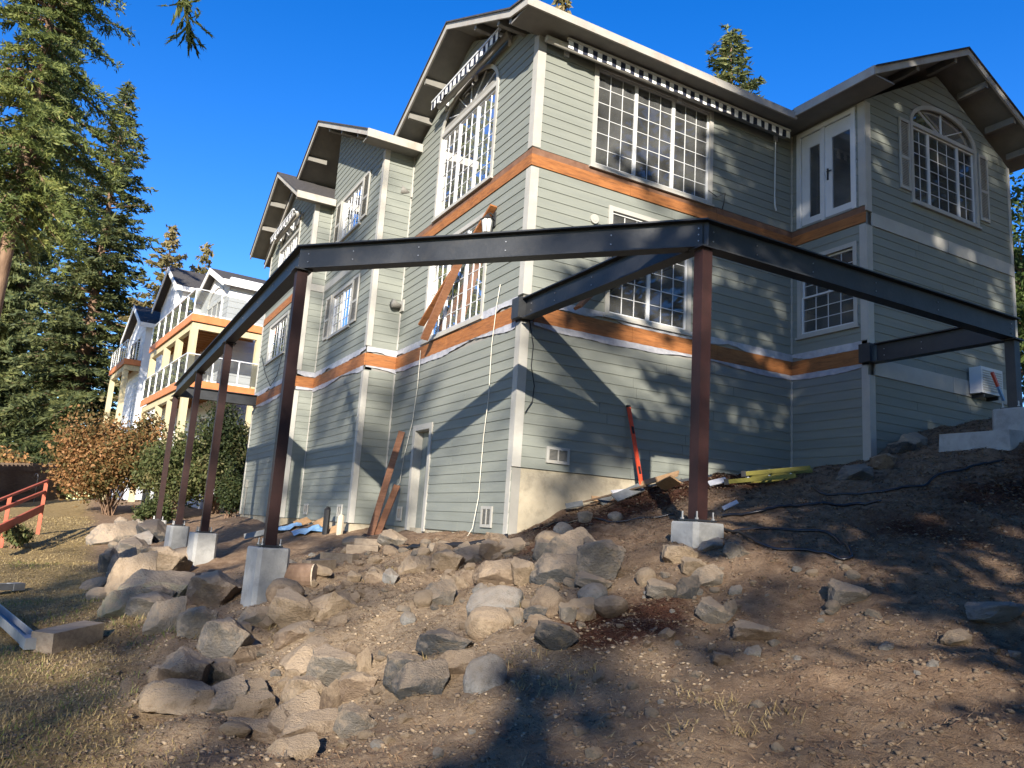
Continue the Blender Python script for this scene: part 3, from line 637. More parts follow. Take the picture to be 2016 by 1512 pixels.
# ------------------------------------------------------------------ trees
def leaf_mat(name, cols, trans=.35, rough=.6):
    m = bpy.data.materials.new(name); m.use_nodes = True; nt = m.node_tree; N = nt.nodes; L = nt.links; b = N['Principled BSDF']
    g = N.new('ShaderNodeNewGeometry'); r = N.new('ShaderNodeValToRGB'); e = r.color_ramp.elements
    while len(e) < len(cols): e.new(.5)
    for i, c in enumerate(cols): e[i].position = i/(len(cols)-1); e[i].color = tuple(c) + (1,)
    n = N.new('ShaderNodeTexNoise'); n.inputs['Scale'].default_value = .55; n.inputs['Detail'].default_value = 3; L.new(g.outputs['Position'], n.inputs['Vector'])
    ma = N.new('ShaderNodeMath'); ma.operation = 'MULTIPLY_ADD'; ma.inputs[1].default_value = .55; L.new(g.outputs['Random Per Island'], ma.inputs[0])
    mb_ = N.new('ShaderNodeMapRange'); mb_.inputs[1].default_value = .3; mb_.inputs[2].default_value = .7; mb_.inputs[3].default_value = 0; mb_.inputs[4].default_value = .45; L.new(n.outputs['Fac'], mb_.inputs[0]); L.new(mb_.outputs[0], ma.inputs[2])
    L.new(ma.outputs[0], r.inputs[0])
    oi = N.new('ShaderNodeObjectInfo'); h = N.new('ShaderNodeHueSaturation'); mr = N.new('ShaderNodeMapRange'); mr.inputs[3].default_value = .8; mr.inputs[4].default_value = 1.25
    L.new(oi.outputs['Random'], mr.inputs[0]); L.new(mr.outputs[0], h.inputs['Value']); L.new(r.outputs[0], h.inputs['Color'])
    L.new(h.outputs[0], b.inputs['Base Color']); b.inputs['Roughness'].default_value = rough; b.inputs['Specular IOR Level'].default_value = .25
    t = N.new('ShaderNodeBsdfTranslucent'); L.new(h.outputs[0], t.inputs[0]); mx = N.new('ShaderNodeMixShader'); mx.inputs[0].default_value = trans
    L.new(b.outputs[0], mx.inputs[1]); L.new(t.outputs[0], mx.inputs[2]); L.new(mx.outputs[0], N['Material Output'].inputs[0]); return m
M['fir'] = leaf_mat('fir_needles', [(.030,.045,.015),(.075,.100,.027),(.150,.170,.046),(.26,.255,.078)])
M['fir2'] = leaf_mat('blue_fir_needles', [(.030,.045,.022),(.075,.098,.040),(.150,.170,.062),(.25,.25,.09)])
M['pine'] = leaf_mat('dry_pine_needles', [(.08,.08,.03),(.17,.15,.06),(.28,.23,.10),(.38,.28,.14)])
M['leaf'] = leaf_mat('broad_leaves', [(.035,.06,.014),(.07,.11,.03),(.13,.18,.05),(.22,.25,.08)])
M['bark'] = mat('fir_bark', (.10,.062,.042), (.23,.15,.10), 5, .95, .9, 14, .05, stretch=(1,1,.25), c3=(.30,.21,.15), c3scale=2)
def norm(a): return a/np.maximum(np.linalg.norm(a, axis=-1, keepdims=True), 1e-9)
def tufts(c, d, ln, wd, R_):
    """diamond shaped needle tufts: centres, directions, half lengths, half widths"""
    rnd = R_.normal(size=c.shape); s = norm(np.cross(d, rnd)); ln = ln[:,None]; wd = wd[:,None]
    v = np.stack([c-d*ln, c+s*wd, c+d*ln, c-s*wd], 1).reshape(-1, 3)
    return v, np.arange(len(v)).reshape(-1, 4)
def branch_tufts(base, az, L, pitch, droop, tl, dens, R_, tw=.30):
    nt_ = max(4, int(L/.17*dens)); t = R_.uniform(.12, 1, nt_)**.85
    ax = np.array([math.cos(az), math.sin(az), 0.]); sd = np.array([-math.sin(az), math.cos(az), 0.])
    P = base + ax*(L*t)[:,None]; P[:,2] += L*(pitch*t - droop*t*t + .10*t**4)
    side = R_.choice([-1., 1.], nt_); tl_ = L*tw*(1.05 - t*.75)*R_.uniform(.5, 1.1, nt_) + .10
    dv = norm(ax*R_.uniform(.45,.9,nt_)[:,None] + sd*(side*R_.uniform(.5,1.,nt_))[:,None] + np.array([0,0,1.])*R_.normal(-.16,.16,nt_)[:,None])
    k = np.maximum(2, (tl_/(tl*.62)).astype(int)); idx = np.repeat(np.arange(nt_), k)
    w = R_.uniform(0, 1, len(idx)); c = P[idx] + dv[idx]*(tl_[idx]*w)[:,None]; c[:,2] -= .10*w*w*tl_[idx]
    c += R_.normal(0, .025, c.shape)
    d = norm(dv[idx] + R_.normal(0, .45, c.shape)); return c, d
def conifer_mesh(name, H, zb, Rm, seed, tl=.17, dens=1., gap=.42, droop=.35, nb=6, shape=.8, bare=0, wide=.30, leafm='fir', tr=.34, irregular=.25, wf=.26):
    R_ = np.random.default_rng(seed); C_ = []; D_ = []; tk = MB()
    lean = R_.normal(0, .01, 2)
    def cen(z): return np.array([lean[0]*z + .08*math.sin(z*.35), lean[1]*z + .08*math.cos(z*.31), z])
    zs = np.linspace(-.6, H*.985, 22); tk.tube([tuple(cen(z)) for z in zs], [max(.02, tr*(1-.94*max(z,0)/H)*(1+.35*math.exp(-max(z,0)*1.6))) for z in zs], 11)
    z = zb
    while z < H*.985:
        f = (z-zb)/(H-zb); Rz = Rm*(1-f)**shape*(min(1, .55 + f*2.6)); n = int(max(3, round(nb*(1-f*.45)))); a0 = R_.uniform(0, 6.28)
        for k in range(n):
            if R_.random() < bare*(1-f): continue
            L = max(.22, Rz*R_.uniform(1-irregular*1.6, 1+irregular*.6)); az = a0 + 6.283*k/n + R_.normal(0, .22); b = cen(z + R_.uniform(-.2, .2))
            pit = .55*f - .12 + R_.normal(0, .07); dr = droop*(1-.55*f)
            c, d = branch_tufts(b, az, L, pit, dr, tl, dens, R_, wide); C_.append(c); D_.append(d)
            if L > .7:
                pts = [tuple(b + np.array([math.cos(az)*L*t, math.sin(az)*L*t, L*(pit*t-dr*t*t+.10*t**4)])) for t in (0,.3,.6,.92)]
                tk.tube(pts, [.012+.016*L, .009+.011*L, .007+.006*L, .004], 5, caps=False)
        z += gap*R_.uniform(.75, 1.25)*(1-.45*f)
    top = np.tile(cen(H*.98), (30, 1)); top[:,2] -= R_.uniform(0, .8, 30); top[:,:2] += R_.normal(0,.08,(30,2)); C_.append(top); D_.append(norm(R_.normal(0,.4,(30,3))+[0,0,1]))
    c = np.concatenate(C_); d = np.concatenate(D_); n = len(c)
    v, fc = tufts(c, d, tl*R_.uniform(.55, 1.1, n), tl*wf*R_.uniform(.7, 1.3, n), R_)
    cr = np_mesh('crown', v, fc, M[leafm]); tr_ = tk.build('trunk', M['bark'], None, smooth=True, origin=(0,0,0))
    m1, m2 = cr.data, tr_.data
    bpy.data.objects.remove(cr); bpy.data.objects.remove(tr_); return m1, m2, n
PROTO = {}
def proto(key, **kw):
    PROTO[key] = conifer_mesh(key, **kw)
def tree(key, x, y, sc, rz, label, group, name='fir_tree', z=None, sxy=None):
    z = G(x, y) if z is None else z
    o = empty(name, (x, y, z), label, 'tree', group); o.rotation_euler.z = rz; o.scale = ((sxy or sc), (sxy or sc), sc)
    for nm, me in zip(('crown', 'trunk'), PROTO[key][:2]):
        c = bpy.data.objects.new(nm, me); COL.objects.link(c); c.parent = o
    return o
proto('near', H=26, zb=9.0, Rm=5.0, seed=3, wf=.15, tl=.19, dens=3.8, gap=.46, droop=.50, nb=9, tr=.42, bare=.06, wide=.34, irregular=.45)
proto('mid', H=20, zb=.8, Rm=4.0, seed=5, wf=.19, tl=.23, dens=2.9, gap=.42, droop=.36, nb=9, leafm='fir2', tr=.32, wide=.34, shape=.75)
proto('dry', H=18, zb=2, Rm=4.0, seed=9, tl=.34, dens=1.6, gap=.6, droop=.30, nb=8, leafm='pine', tr=.28, irregular=.4, shape=.55, wide=.36)
proto('open', H=30, zb=8.0, Rm=4.6, seed=12, tl=.40, dens=1.0, gap=.62, droop=.40, nb=9, tr=.45, irregular=.4, bare=.1, wide=.32, shape=.55)
proto('sparse', H=30, zb=7.0, Rm=4.4, seed=31, tl=.42, dens=.42, gap=.9, droop=.42, nb=6, tr=.36, irregular=.5, bare=.35, wide=.30, shape=.5)
proto('young', H=10, zb=.8, Rm=2.6, seed=15, tl=.30, dens=.62, gap=.55, droop=.3, nb=7, tr=.16, irregular=.4, bare=.15, wide=.32)
print('TUFTS', {k: v[2] for k, v in PROTO.items()})
# visible trees on the left and behind the house
def at_depth(px, py, depth):
    rr = ray(px, py); return CAM_C + rr*(depth/rr.dot(V(CAM_R[2])))
def tree_px(key, px, pytop, depth, label, group, H, name='fir_tree', rz=0, sxy=None):
    t = at_depth(px, pytop, depth); z = G(t.x, t.y); s = (t.z - z)/H
    return tree(key, t.x, t.y, s, rz, label, group, name, z, sxy)
p = at_depth(-16, 640, 33.0); tree('near', p.x, p.y, 1.35, 2.6, 'tall fir with a sunlit bare lower trunk at the left edge of the photo', 'conifers left of the house', sxy=.92)
tree_px('mid', 252, 158, 66, 'full blue green fir whose pointed top stands alone against the sky', 'conifers left of the house', 20, rz=1.0, sxy=1.7)
tree_px('mid', 150, -60, 74, 'dark tall fir behind the leftmost trunk, its top cut off by the photo', 'conifers left of the house', 20, rz=2.2, sxy=1.5)
tree_px('dry', 345, 448, 62, 'dry brownish pine just behind the peaked roofs of the white house', 'conifers left of the house', 18, 'pine_tree', rz=.4, sxy=.9)
tree_px('dry', 408, 482, 66, 'small thin pine right of the brownish pine behind the white house', 'conifers left of the house', 18, 'pine_tree', rz=2.7, sxy=.75)
tree_px('mid', 60, 300, 70, 'distant shaded fir filling the gap at the far left', 'conifers left of the house', 20, rz=5, sxy=1.3)
tree_px('mid', 150, 520, 76, 'low dense fir behind the dark fence at the left', 'conifers left of the house', 20, rz=3.3, sxy=1.2)
tree_px('mid', 1428, 48, 44, 'green fir top rising above the roof behind the house', 'conifers behind the house', 20, rz=1.7, sxy=1.55)
tree_px('dry', 1112, -22, 46, 'small tip of a conifer peeking over the highest roof corner', 'conifers behind the house', 18, 'pine_tree', rz=1.2, sxy=.8)
# a bough of the leftmost fir hanging into the top of the picture
def bough(px0, py0, px1, py1, depth, parent, seed):
    a = at_depth(px0,py0,depth); b = at_depth(px1,py1,depth-.6); g = np.random.default_rng(seed); tk = MB(); pts = [a.lerp(b,t) + V((0,0,-.5*t*t+.3*t)) for t in (0,.25,.5,.75,1)]; C_ = []; D_ = []
    for i in range(110):
        t = g.uniform(.25,1); q = a.lerp(b,t)+V((0,0,-.5*t*t+.3*t)); dv = (b-a).normalized()*g.uniform(.4,1)+V(tuple(g.normal(0,.5,3)))+V((0,0,-.5)); dv.normalize(); L_ = g.uniform(.15,.42)
        for k in range(9): C_.append(tuple(q+dv*(L_*g.random()))); D_.append(tuple(dv))
    c = np.array(C_); d = norm(np.array(D_)+g.normal(0,.35,(len(c),3))); v, f = tufts(c, d, .075*g.uniform(.7,1.3,len(c)), .013*g.uniform(.7,1.3,len(c)), g)
    tk.tube(pts, [.035,.028,.02,.012,.006], 6); B_ = tk.build('bough', M['bark'], None, smooth=True); o = np_mesh('needles', v, f, M['fir'], B_, origin=WL[B_]); return B_
B_ = bough(330,-150,378,40,10,None,2); tag(B_, 'drooping fir bough tip hanging into the top of the sky', 'branch')
# the firs behind the photographer that shade the slope and the right half of the house
HS = V((.527,.85,0)); ES = V((.85,-.527,0))
for i, (q, dist, key, sc, rz, lab) in enumerate((
    (6.2, 21, 'open', 1.15, .3, 'tall open fir behind the photographer, shading the house wall beside the patio door'),
    (9.6, 20, 'sparse', 1.15, 2.1, 'tall open fir behind the photographer, shading the gabled wing'),
    (13.2, 22, 'sparse', 1.15, 4.4, 'tall fir farthest right behind the photographer'),
    (7.6, 29, 'open', 1.15, 5.2, 'tall fir in the second row behind the photographer'),
    (10.4, 30, 'sparse', 1.25, 3.3, 'tall thin fir in the second row at the right'),
    (1.0, 60, 'sparse', 1.0, 3.6, 'distant thin fir behind the photographer, streaking the house corner with soft shade'),
    (4.4, 50, 'sparse', 1.1, .2, 'distant thin fir behind the photographer, softening the light on the big windows'),
    (4.0, 18, 'young', .85, 1.2, 'young fir behind the photographer, dappling the boulder pile'),
    (6.6, 16, 'young', 1.2, 2.0, 'young fir behind the photographer, shading the bare slope'),
    (9.8, 15, 'young', .95, 3.0, 'young fir behind the photographer, shading the slope at the right'),
    (13.6, 15, 'young', 1.2, 4.0, 'young fir farthest right, shading the footing slab'),
    (5.0, 20, 'young', 1.2, .5, 'young fir in the second row, dappling the slope below the front pier'),
    (8.0, 20, 'young', 1.15, 1.5, 'young fir in the second row, shading the mulch'),
    (11.2, 19, 'young', 1.1, 2.5, 'young fir in the second row at the right'),
    (-2.9, 62, 'sparse', 1.05, 1.6, 'distant thin fir behind the photographer, streaking the left wall'),
    (-5.2, 56, 'sparse', 1.15, 5.0, 'distant thin fir behind the photographer, streaking the middle bay'),
    (-8.2, 62, 'sparse', 1.2, .4, 'distant thin fir behind the photographer, streaking the farthest bay'),
    (.8, 30, 'young', 1.0, 5.5, 'young fir close behind the photographer, shading the bottom of the slope'),
    (-.6, 24, 'young', .55, 2.2, 'young fir behind the photographer, dappling the sunny bank'),
    (-5.0, 26, 'young', .6, 3.2, 'young fir behind the photographer, striping the lawn edge'),
    (-7.4, 40, 'open', .84, 2.6, 'narrow fir behind the photographer at the left, striping the lawn'))):
    P_ = ES*q - HS*dist; tree(key, P_.x, P_.y, sc, rz, lab, 'firs behind the photographer', sxy=(.36 if q < -7 and key == 'open' else None))
for x_, y_, sc, rz, lab in ((13,-19,.95,.2,'fir uphill at the right behind the photographer, mirrored in the upper window'), (19,-25,1.1,1.3,'second fir uphill at the right behind the photographer'), (24,-15,.95,2.2,'fir farthest uphill to the right of the photographer'), (28,-26,1.15,3.4,'tall fir far to the right behind the photographer'), (8,-27,1.1,4.8,'fir behind the photographer right of the shading row'), (34,-17,1.1,5.6,'fir at the top of the slope on the right'), (17,-10,1.0,.8,'fir nearest the right end of the slope, unseen, added to block sky light'), (23,-6,1.15,1.9,'fir beside the wing at the right, unseen, added to block sky light'), (13,-31,1.2,2.4,'unseen tall fir straight behind the row at the right, added to block sky light'), (20,-36,1.2,3.9,'unseen tall fir farthest behind at the right, added to block sky light')):
    tree('open', x_, y_, sc, rz, lab, 'firs uphill on the right')  # slope-end, wing-side and rearmost firs are unseen, added to cut sky light
# ------------------------------------------------------------------ the neighbouring white house
NE1 = V((.9955,.0950,0)); NE2 = V((-.0950,.9955,0)); NK = V((-2.967,23.343,0))
def NP(a, b, z): q = NK + NE1*a + NE2*b; return V((q.x, q.y, z))
NZ = -1.6
NH = empty('white_house', NP(4,8,NZ), 'white house with three peaked gables and orange rimmed glass decks beyond the steel frame', 'house')
M['nwall'] = mat('pale_blue_white_siding', (.62,.64,.67), (.68,.69,.71), 2, .6, 0, 20, .3, coord='world')
M['nwhite'] = mat('white_house_trim', (.78,.77,.74), None, rough=.5)
M['rim'] = mat('orange_cedar_rim', (.46,.15,.05), (.56,.20,.075), 3, .55, .2, 20, .3, coord='world')
M['post_y'] = mat('yellow_treated_lumber', (.40,.345,.21), (.50,.43,.27), 3, .7, .3, 20, .2, stretch=(3,3,.5), coord='world')
M['joist'] = mat('deck_joist_wood', (.34,.17,.07), (.42,.23,.10), 3, .75, coord='world')
M['rail'] = mat('rail_metal', (.70,.71,.72), None, rough=.35, metal=.3)
def nbox(mb, a0, a1, b0, b1, z0, z1): return mb.hexa([NP(a0,b0,z0),NP(a1,b0,z0),NP(a1,b1,z0),NP(a0,b1,z0),NP(a0,b0,z1),NP(a1,b0,z1),NP(a1,b1,z1),NP(a0,b1,z1)])
def nb(name, m, *bx, parent=NH):
    mb = MB()
    for b in bx: nbox(mb, *b)
    return mb.build(name, M[m], parent)
def bay(a, b0, b1, ze, za, aend, front=True, ov=.35):
    w = nb('wall', 'nwall', (a, aend, b0, b1, NZ, ze)); bm = (b0+b1)/2; s = (za-ze)/((b1-b0)/2+ov)
    mb = MB(); mb.prism([NP(a,b0,ze),NP(a,b1,ze),NP(a,bm,ze+(b1-b0)/2*s)], NE1*(aend-a)); mb.build('gable', M['nwall'], NH)
    z = NZ+.3; 
    while z < ze:                                   # lap siding lines on the two seen faces, as separate boards
        mb = MB(); mb.hexa([NP(a-.025,b0-.025,z),NP(a-.004,b1,z),NP(a,b1,z),NP(a,b0,z),NP(a-.006,b0-.006,z+.29),NP(a-.006,b1,z+.29),NP(a,b1,z+.29),NP(a,b0,z+.29)]); mb.build('siding_board', M['nwall'], w)
        if front: mb = MB(); mb.hexa([NP(a,b0-.03,z),NP(aend,b0-.03,z),NP(aend,b0,z),NP(a,b0,z),NP(a,b0-.008,z+.29),NP(aend,b0-.008,z+.29),NP(aend,b0,z+.29),NP(a,b0,z+.29)]); mb.build('siding_board', M['nwall'], w)
        z += .29
    mb = MB(); a_ = a-.4
    for bb in (b0-ov, b1+ov): mb.prism([NP(a_,bm,za),NP(a_,bb,ze),NP(a_,bb,ze-.1),NP(a_,bm,za-.1)], NE1*(aend-a_))
    R_ = mb.build('roof', M['shingle'], NH)
    for bb in (b0-ov, b1+ov): mb = MB(); mb.prism([NP(a_,bm,za-.02),NP(a_,bb,ze-.02),NP(a_,bb,ze-.3),NP(a_,bm,za-.3)], NE1*-.05); mb.build('fascia', M['nwhite'], R_)
    mb = MB(); mb.bar(NP(a_,b0-ov-.03,ze-.12), NP(aend,b0-ov-.03,ze-.12), .05, .25); mb.build('fascia', M['nwhite'], R_)
def nwin(a, b0, b1, z0, z1, n=2, arch=0):
    f = nb('window', 'nwhite', (a-.06,a,b0,b0+.1,z0,z1), (a-.06,a,b1-.1,b1,z0,z1), (a-.06,a,b0,b1,z0,z0+.1), (a-.06,a,b0,b1,z1-.1,z1)); w = (b1-b0)/n
    for k in range(n):
        mb = MB(); mb.add([NP(a-.035,b0+w*k+.05,z0+.05),NP(a-.035,b0+w*(k+1)-.05,z0+.05),NP(a-.035,b0+w*(k+1)-.05,z1-.05),NP(a-.035,b0+w*k+.05,z1-.05)],[(0,1,2,3)]); mb.build('pane', M['dglass'], f)
        if k: nb('mullion', 'nwhite', (a-.06,a,b0+w*k-.05,b0+w*k+.05,z0,z1), parent=f)
    if arch:
        mb = MB(); N = 12; bm = (b0+b1)/2; h = (b1-b0)/2; pts = [NP(a-.05,bm-h*math.cos(math.pi*k/N),z1+arch*math.sin(math.pi*k/N)) for k in range(N+1)]
        for k in range(N): mb.bar(pts[k], pts[k+1], .05, .1)
        mb.build('arch_trim', M['nwhite'], f)
M['dglass'] = mat('dark_window_glass', (.02,.025,.03), None, rough=.03, spec=.8)
bay(2.0, 2.7, 8.3, 9.45, 10.75, 9.0); bay(1.0, 8.35, 14.2, 10.2, 12.0, 9.0, front=False); bay(.4, 14.3, 20.6, 9.2, 10.9, 9.0, front=False)
nwin(2.0, 3.6, 6.6, 7.2, 8.9, 3, .8); nwin(2.0, 3.6, 6.6, 4.5, 6.3, 3); nwin(1.0, 9.3, 12.5, 7.3, 9.2, 3); nwin(1.0, 9.3, 12.5, 4.5, 6.3, 3); nwin(.4, 15.5, 19, 7.2, 8.7, 3); nwin(2.0,3.4,6.8,1.2,3.2,2)
def deck(a0, a1, b0, b1, z, posts, zr, bot, posts2=()):
    nb('rim_board', 'rim', (a0,a1,b0,b0+.06,z-.32,z)); nb('rim_board', 'rim', (a0,a0+.06,b0+.061,b1,z-.32,z))
    nb('beam', 'post_y', (a0+.08,a1,b0+.1,b0+.3,z-.62,z-.34)); nb('beam', 'post_y', (a0+.1,a0+.3,b0+.31,b1,z-.62,z-.34))
    nb('decking', 'joist', (a0+.07,a1,b0+.07,b1,z-.06,z-.01))
    b = b0+.5
    while b < b1: nb('joist', 'joist', (a0+.31,a1,b,b+.06,z-.33,z-.061)); b += .55
    for a, b in posts: nb('post', 'post_y', (a-.14,a+.14,b-.14,b+.14,bot,z-.63))
    # railing: posts, top rail, glass panels
    pts = [(a1,b0+.05)] + [(a0+.05+(a1-a0)*k/3,b0+.05) for k in (2,1)] + [(a0+.05,b0+.05)] + [(a0+.05,b0+(b1-b0)*k/6) for k in range(1,7)]
    for p in pts: mb = MB(); mb.bar(NP(*p,z), NP(*p,z+1.07), .05, .05); mb.build('railing_post', M['rail'], NH)
    for p, q in zip(pts[:-1], pts[1:]):
        mb = MB(); mb.bar(NP(*p,z+1.09), NP(*q,z+1.09), .06, .04); mb.build('top_rail', M['rail'], NH)
        if zr: 
            mb = MB(); mb.add([NP(*p,z+.08),NP(*q,z+.08),NP(*q,z+1.03),NP(*p,z+1.03)],[(0,1,2,3)]); mb.build('glass_panel', M['glass'], NH)
        else:
            for k in range(1,9): mb = MB(); mb.tube([NP(*p,z+.115*k), NP(*q,z+.115*k)], .008, 4); mb.build('cable', M['rail'], NH)
deck(0, 3.2, 0, 9.6, 7.02, [(.2,.2),(2.95,.2),(.2,3.0),(.2,5.7),(.2,9.3)], True, 4.2)
deck(0, 3.2, 0, 9.9, 4.22, [(.2,.2),(2.95,.2),(.2,3.0),(.2,5.7),(.2,9.5)], True, -2.0)
deck(-.5, 1.0, 14.4, 20.2, 7.05, [(-.3,14.7),(-.3,19.8)], False, -2.0)
# ------------------------------------------------------------------ fittings on the house and things around it
def stripe_mat(ax, period, off=0):
    m = mat('navy_white_stripes_%d' % ax, (.7,.69,.66), None, rough=.8); nt = m.node_tree; N = nt.nodes; L = nt.links
    g = N.new('ShaderNodeNewGeometry'); s = N.new('ShaderNodeSeparateXYZ'); L.new(g.outputs['Position'], s.inputs[0])
    a = N.new('ShaderNodeMath'); a.operation = 'MULTIPLY'; a.inputs[1].default_value = 1/period; L.new(s.outputs[ax], a.inputs[0])
    f = N.new('ShaderNodeMath'); f.operation = 'FRACT'; L.new(a.outputs[0], f.inputs[0]); c = N.new('ShaderNodeMath'); c.operation = 'GREATER_THAN'; c.inputs[1].default_value = .5; L.new(f.outputs[0], c.inputs[0])
    x = N.new('ShaderNodeMix'); x.data_type = 'RGBA'; x.inputs[6].default_value = (.72,.71,.68,1); x.inputs[7].default_value = (.018,.022,.04,1); L.new(c.outputs[0], x.inputs[0]); L.new(x.outputs[2], N['Principled BSDF'].inputs['Base Color']); return m
M['strx'] = stripe_mat(0, .215); M['stry'] = stripe_mat(1, .215)
def awning(w, u0, u1, z, d, label, m, vh=.17, ub=None):
    A = empty('retractable_awning', w.p((u0+u1)/2, z-.2, d/2), label, 'awning', 'striped awnings rolled up under the eaves')
    t = MB(); c0 = w.p(ub or u0, z-.03, .15); c1 = w.p(u1, z-.03, .15); t.tube([c0, c1], .065, 10); t.build('roller', M['trim'], A, smooth=True)
    t = MB(); w.box(t, u0, u1, z-.0, z+.045, d-.03, d+.02); t.build('front_bar', M['white'], A)
    for u in (u0+.15, (u0+u1)/2, u1-.15): t = MB(); w.box(t, u-.03, u+.03, z-.03, z+.03, .02, d-.031); w.box(t, u-.05, u+.05, z-.14, z+.06, .0, .045); t.build('bracket', M['white'], A)
    v = MB(); N = int((u1-u0)/.027); vs = []
    for i in range(N+1):
        u = u0+(u1-u0)*i/N; e = vh*(.86+.14*abs(math.sin(math.pi*(u-u0)/.43))); wv = .012*math.sin(u*14.6)
        for j in range(4): vs.append(w.p(u, z-.002-e*j/3, d+.005+wv*j/3))
    v.add(vs, [(i*4+j, (i+1)*4+j, (i+1)*4+j+1, i*4+j+1) for i in range(N) for j in range(3)]); v.build('valance', M[m], A, smooth=True)
    return A
awning(WR, .42, 6.15, 7.79, .30, 'long striped awning rolled up above the three part window on the right wall', 'strx', ub=.05)
_q0, _q1 = on(984,62,0,-.34), on(851,200,0,-.34); aw = awning(LW, _q0.y, _q1.y, (_q0.z+_q1.z)/2, .34, 'striped awning rolled up above the big arched window under the tallest gable', 'stry')
awning(B3, 1.5, 4.7, 8.15, .34, 'small striped awning under the farthest left gable', 'stry')
cr = MB(); cr.tube([WR.p(5.9,7.6,.12), WR.p(5.9,6.3,.10)], .012, 6); cr.tube([WR.p(5.9,6.3,.10), WR.p(5.9,6.1,.11), WR.p(5.95,6.0,.1)], .016, 6); tag(cr.build('awning_crank', M['white'], None), 'thin awning crank rod hanging on the shaded wall', 'crank rod')
# vents, boxes and lamp on the walls: parts of the house
def vent(w, u0, u1, z0, z1):
    t = MB(); f = .05
    for a in ((u0,u0+f,z0,z1),(u1-f,u1,z0,z1),(u0+f,u1-f,z0,z0+f),(u0+f,u1-f,z1-f,z1),((u0+u1)/2-.01,(u0+u1)/2+.01,z0+f,z1-f)): w.box(t, *a, .02, .05)
    P = t.build('crawlspace_vent', M['trim'], HOUSE); s = MB(); z = z0+f
    while z < z1-f-.015: w.box(s, u0+f, u1-f, z, z+.012, .022, .04); z += .022
    s.build('louvre', M['soffit'], P)
vent(WR, .62, 1.08, .12, .40); vent(LW, .55, .95, -1.02, -.66); vent(B2, .55, .9, -1.0, -.72); vent(B2, 3.6, 3.95, -1.0, -.72); vent(LW, 4.75, 5.0, -1.0, -.7)
t = MB(); w = WR; c = w.p(1.36, 4.66, .024); t.tube([c, c+w.n*.03], .09, 16); t.tube([c+w.n*.03, c+w.n*.036], .05, 12); t.build('round_vent', M['trim'], HOUSE)
t = MB(); B3.box(t, 5.05, 5.22, -.25, .0, .02, .1); t.box(*(lambda p: (p.x-.02, p.x+.02, p.y-.02, p.y+.02, -1.15, -.25))(B3.p(5.1,0,.05))); t.build('meter_box', M['soffit'], HOUSE)
for (px, py, z_) in ((806,381,0), (789,603,0)):
    q = on(px, py, 0, -.06); u = q.y; t = MB(); LW.box(t, u-.14, u+.14, q.z-.14, q.z+.14, .02, .06); P = t.build('wall_spotlight', M['trim'], HOUSE)
    s = MB(); s.tube([LW.p(u,q.z,.06), LW.p(u-.02,q.z-.0,.16), LW.p(u-.05,q.z+.02,.30)], [.05,.07,.11], 10); s.build('lamp_head', M['soffit'], P, smooth=True)
q = on(960, 442, 0, -.16); u = q.y; z = q.z
t = MB(); LW.box(t, u-.06, u+.06, z-.02, z+.26, .02, .05); t.tube([LW.p(u,z+.2,.05), LW.p(u,z+.24,.12), LW.p(u,z+.2,.17)], .014, 6); LN = t.build('wall_lantern', M['steel'], HOUSE)
t = MB(); t.tube([LW.p(u,z+.09,.17), LW.p(u,z+.13,.17), LW.p(u,z+.2,.17)], [.15,.09,.02], 6); t.build('lantern_roof', M['steel'], LN)
t = MB(); t.tube([LW.p(u,z-.16,.17), LW.p(u,z+.09,.17)], [.085,.115], 6); t.build('lantern_glass', mat('frosted_glass', (.75,.75,.72), None, rough=.3), LN)
for k in range(6):
    a = 6.283*k/6; t = MB(); c = LW.p(u,0,.17); t.tube([(c.x+.088*math.cos(a), c.y+.088*math.sin(a), z-.17), (c.x+.118*math.cos(a), c.y+.118*math.sin(a), z+.09)], .008, 4); t.build('lantern_bar', M['steel'], LN)
# boards leaning on the walls
def plank(a, b, w_, t_, label, m='oldwood', group=None, up=(0,0,1), name='plank', cat='plank'):
    mb = MB(); mb.bar(a, b, w_, t_, up); return tag(mb.build(name, M[m], None), label, cat, group)
g1 = 'loose boards leaning on the house'
plank(on(972,405,0,-.10), on(829,640,0,-.22), .045, .14, 'long thin board leaning behind the steel beam beside the wall lantern', 'ledger', g1, (-1,0,0))
plank(on(908,505,0,-.16), on(835,668,0,-.30), .06, .16, 'shorter brown board leaning across the lower window on the left wall', 'oldwood', g1, (-1,0,0))
plank(on(791,850,0,-.10), on(728,1058,0,-.75)+V((0,0,.02)), .05, .14, 'taller orange brown plank standing against the wall left of the narrow door', 'oldwood', g1, (-1,.4,0))
plank(on(782,956,0,-.12), on(742,1056,0,-.6)+V((0,0,.02)), .05, .14, 'shorter orange plank standing beside the narrow door', 'oldwood', g1, (-1,.5,0))
plank(on(1262,484,1,-.12), on(1137,606,1,-.30), .05, .2, 'board leaning across the lower right window behind the diagonal beam', 'oldwood', g1, (0,-1,0))
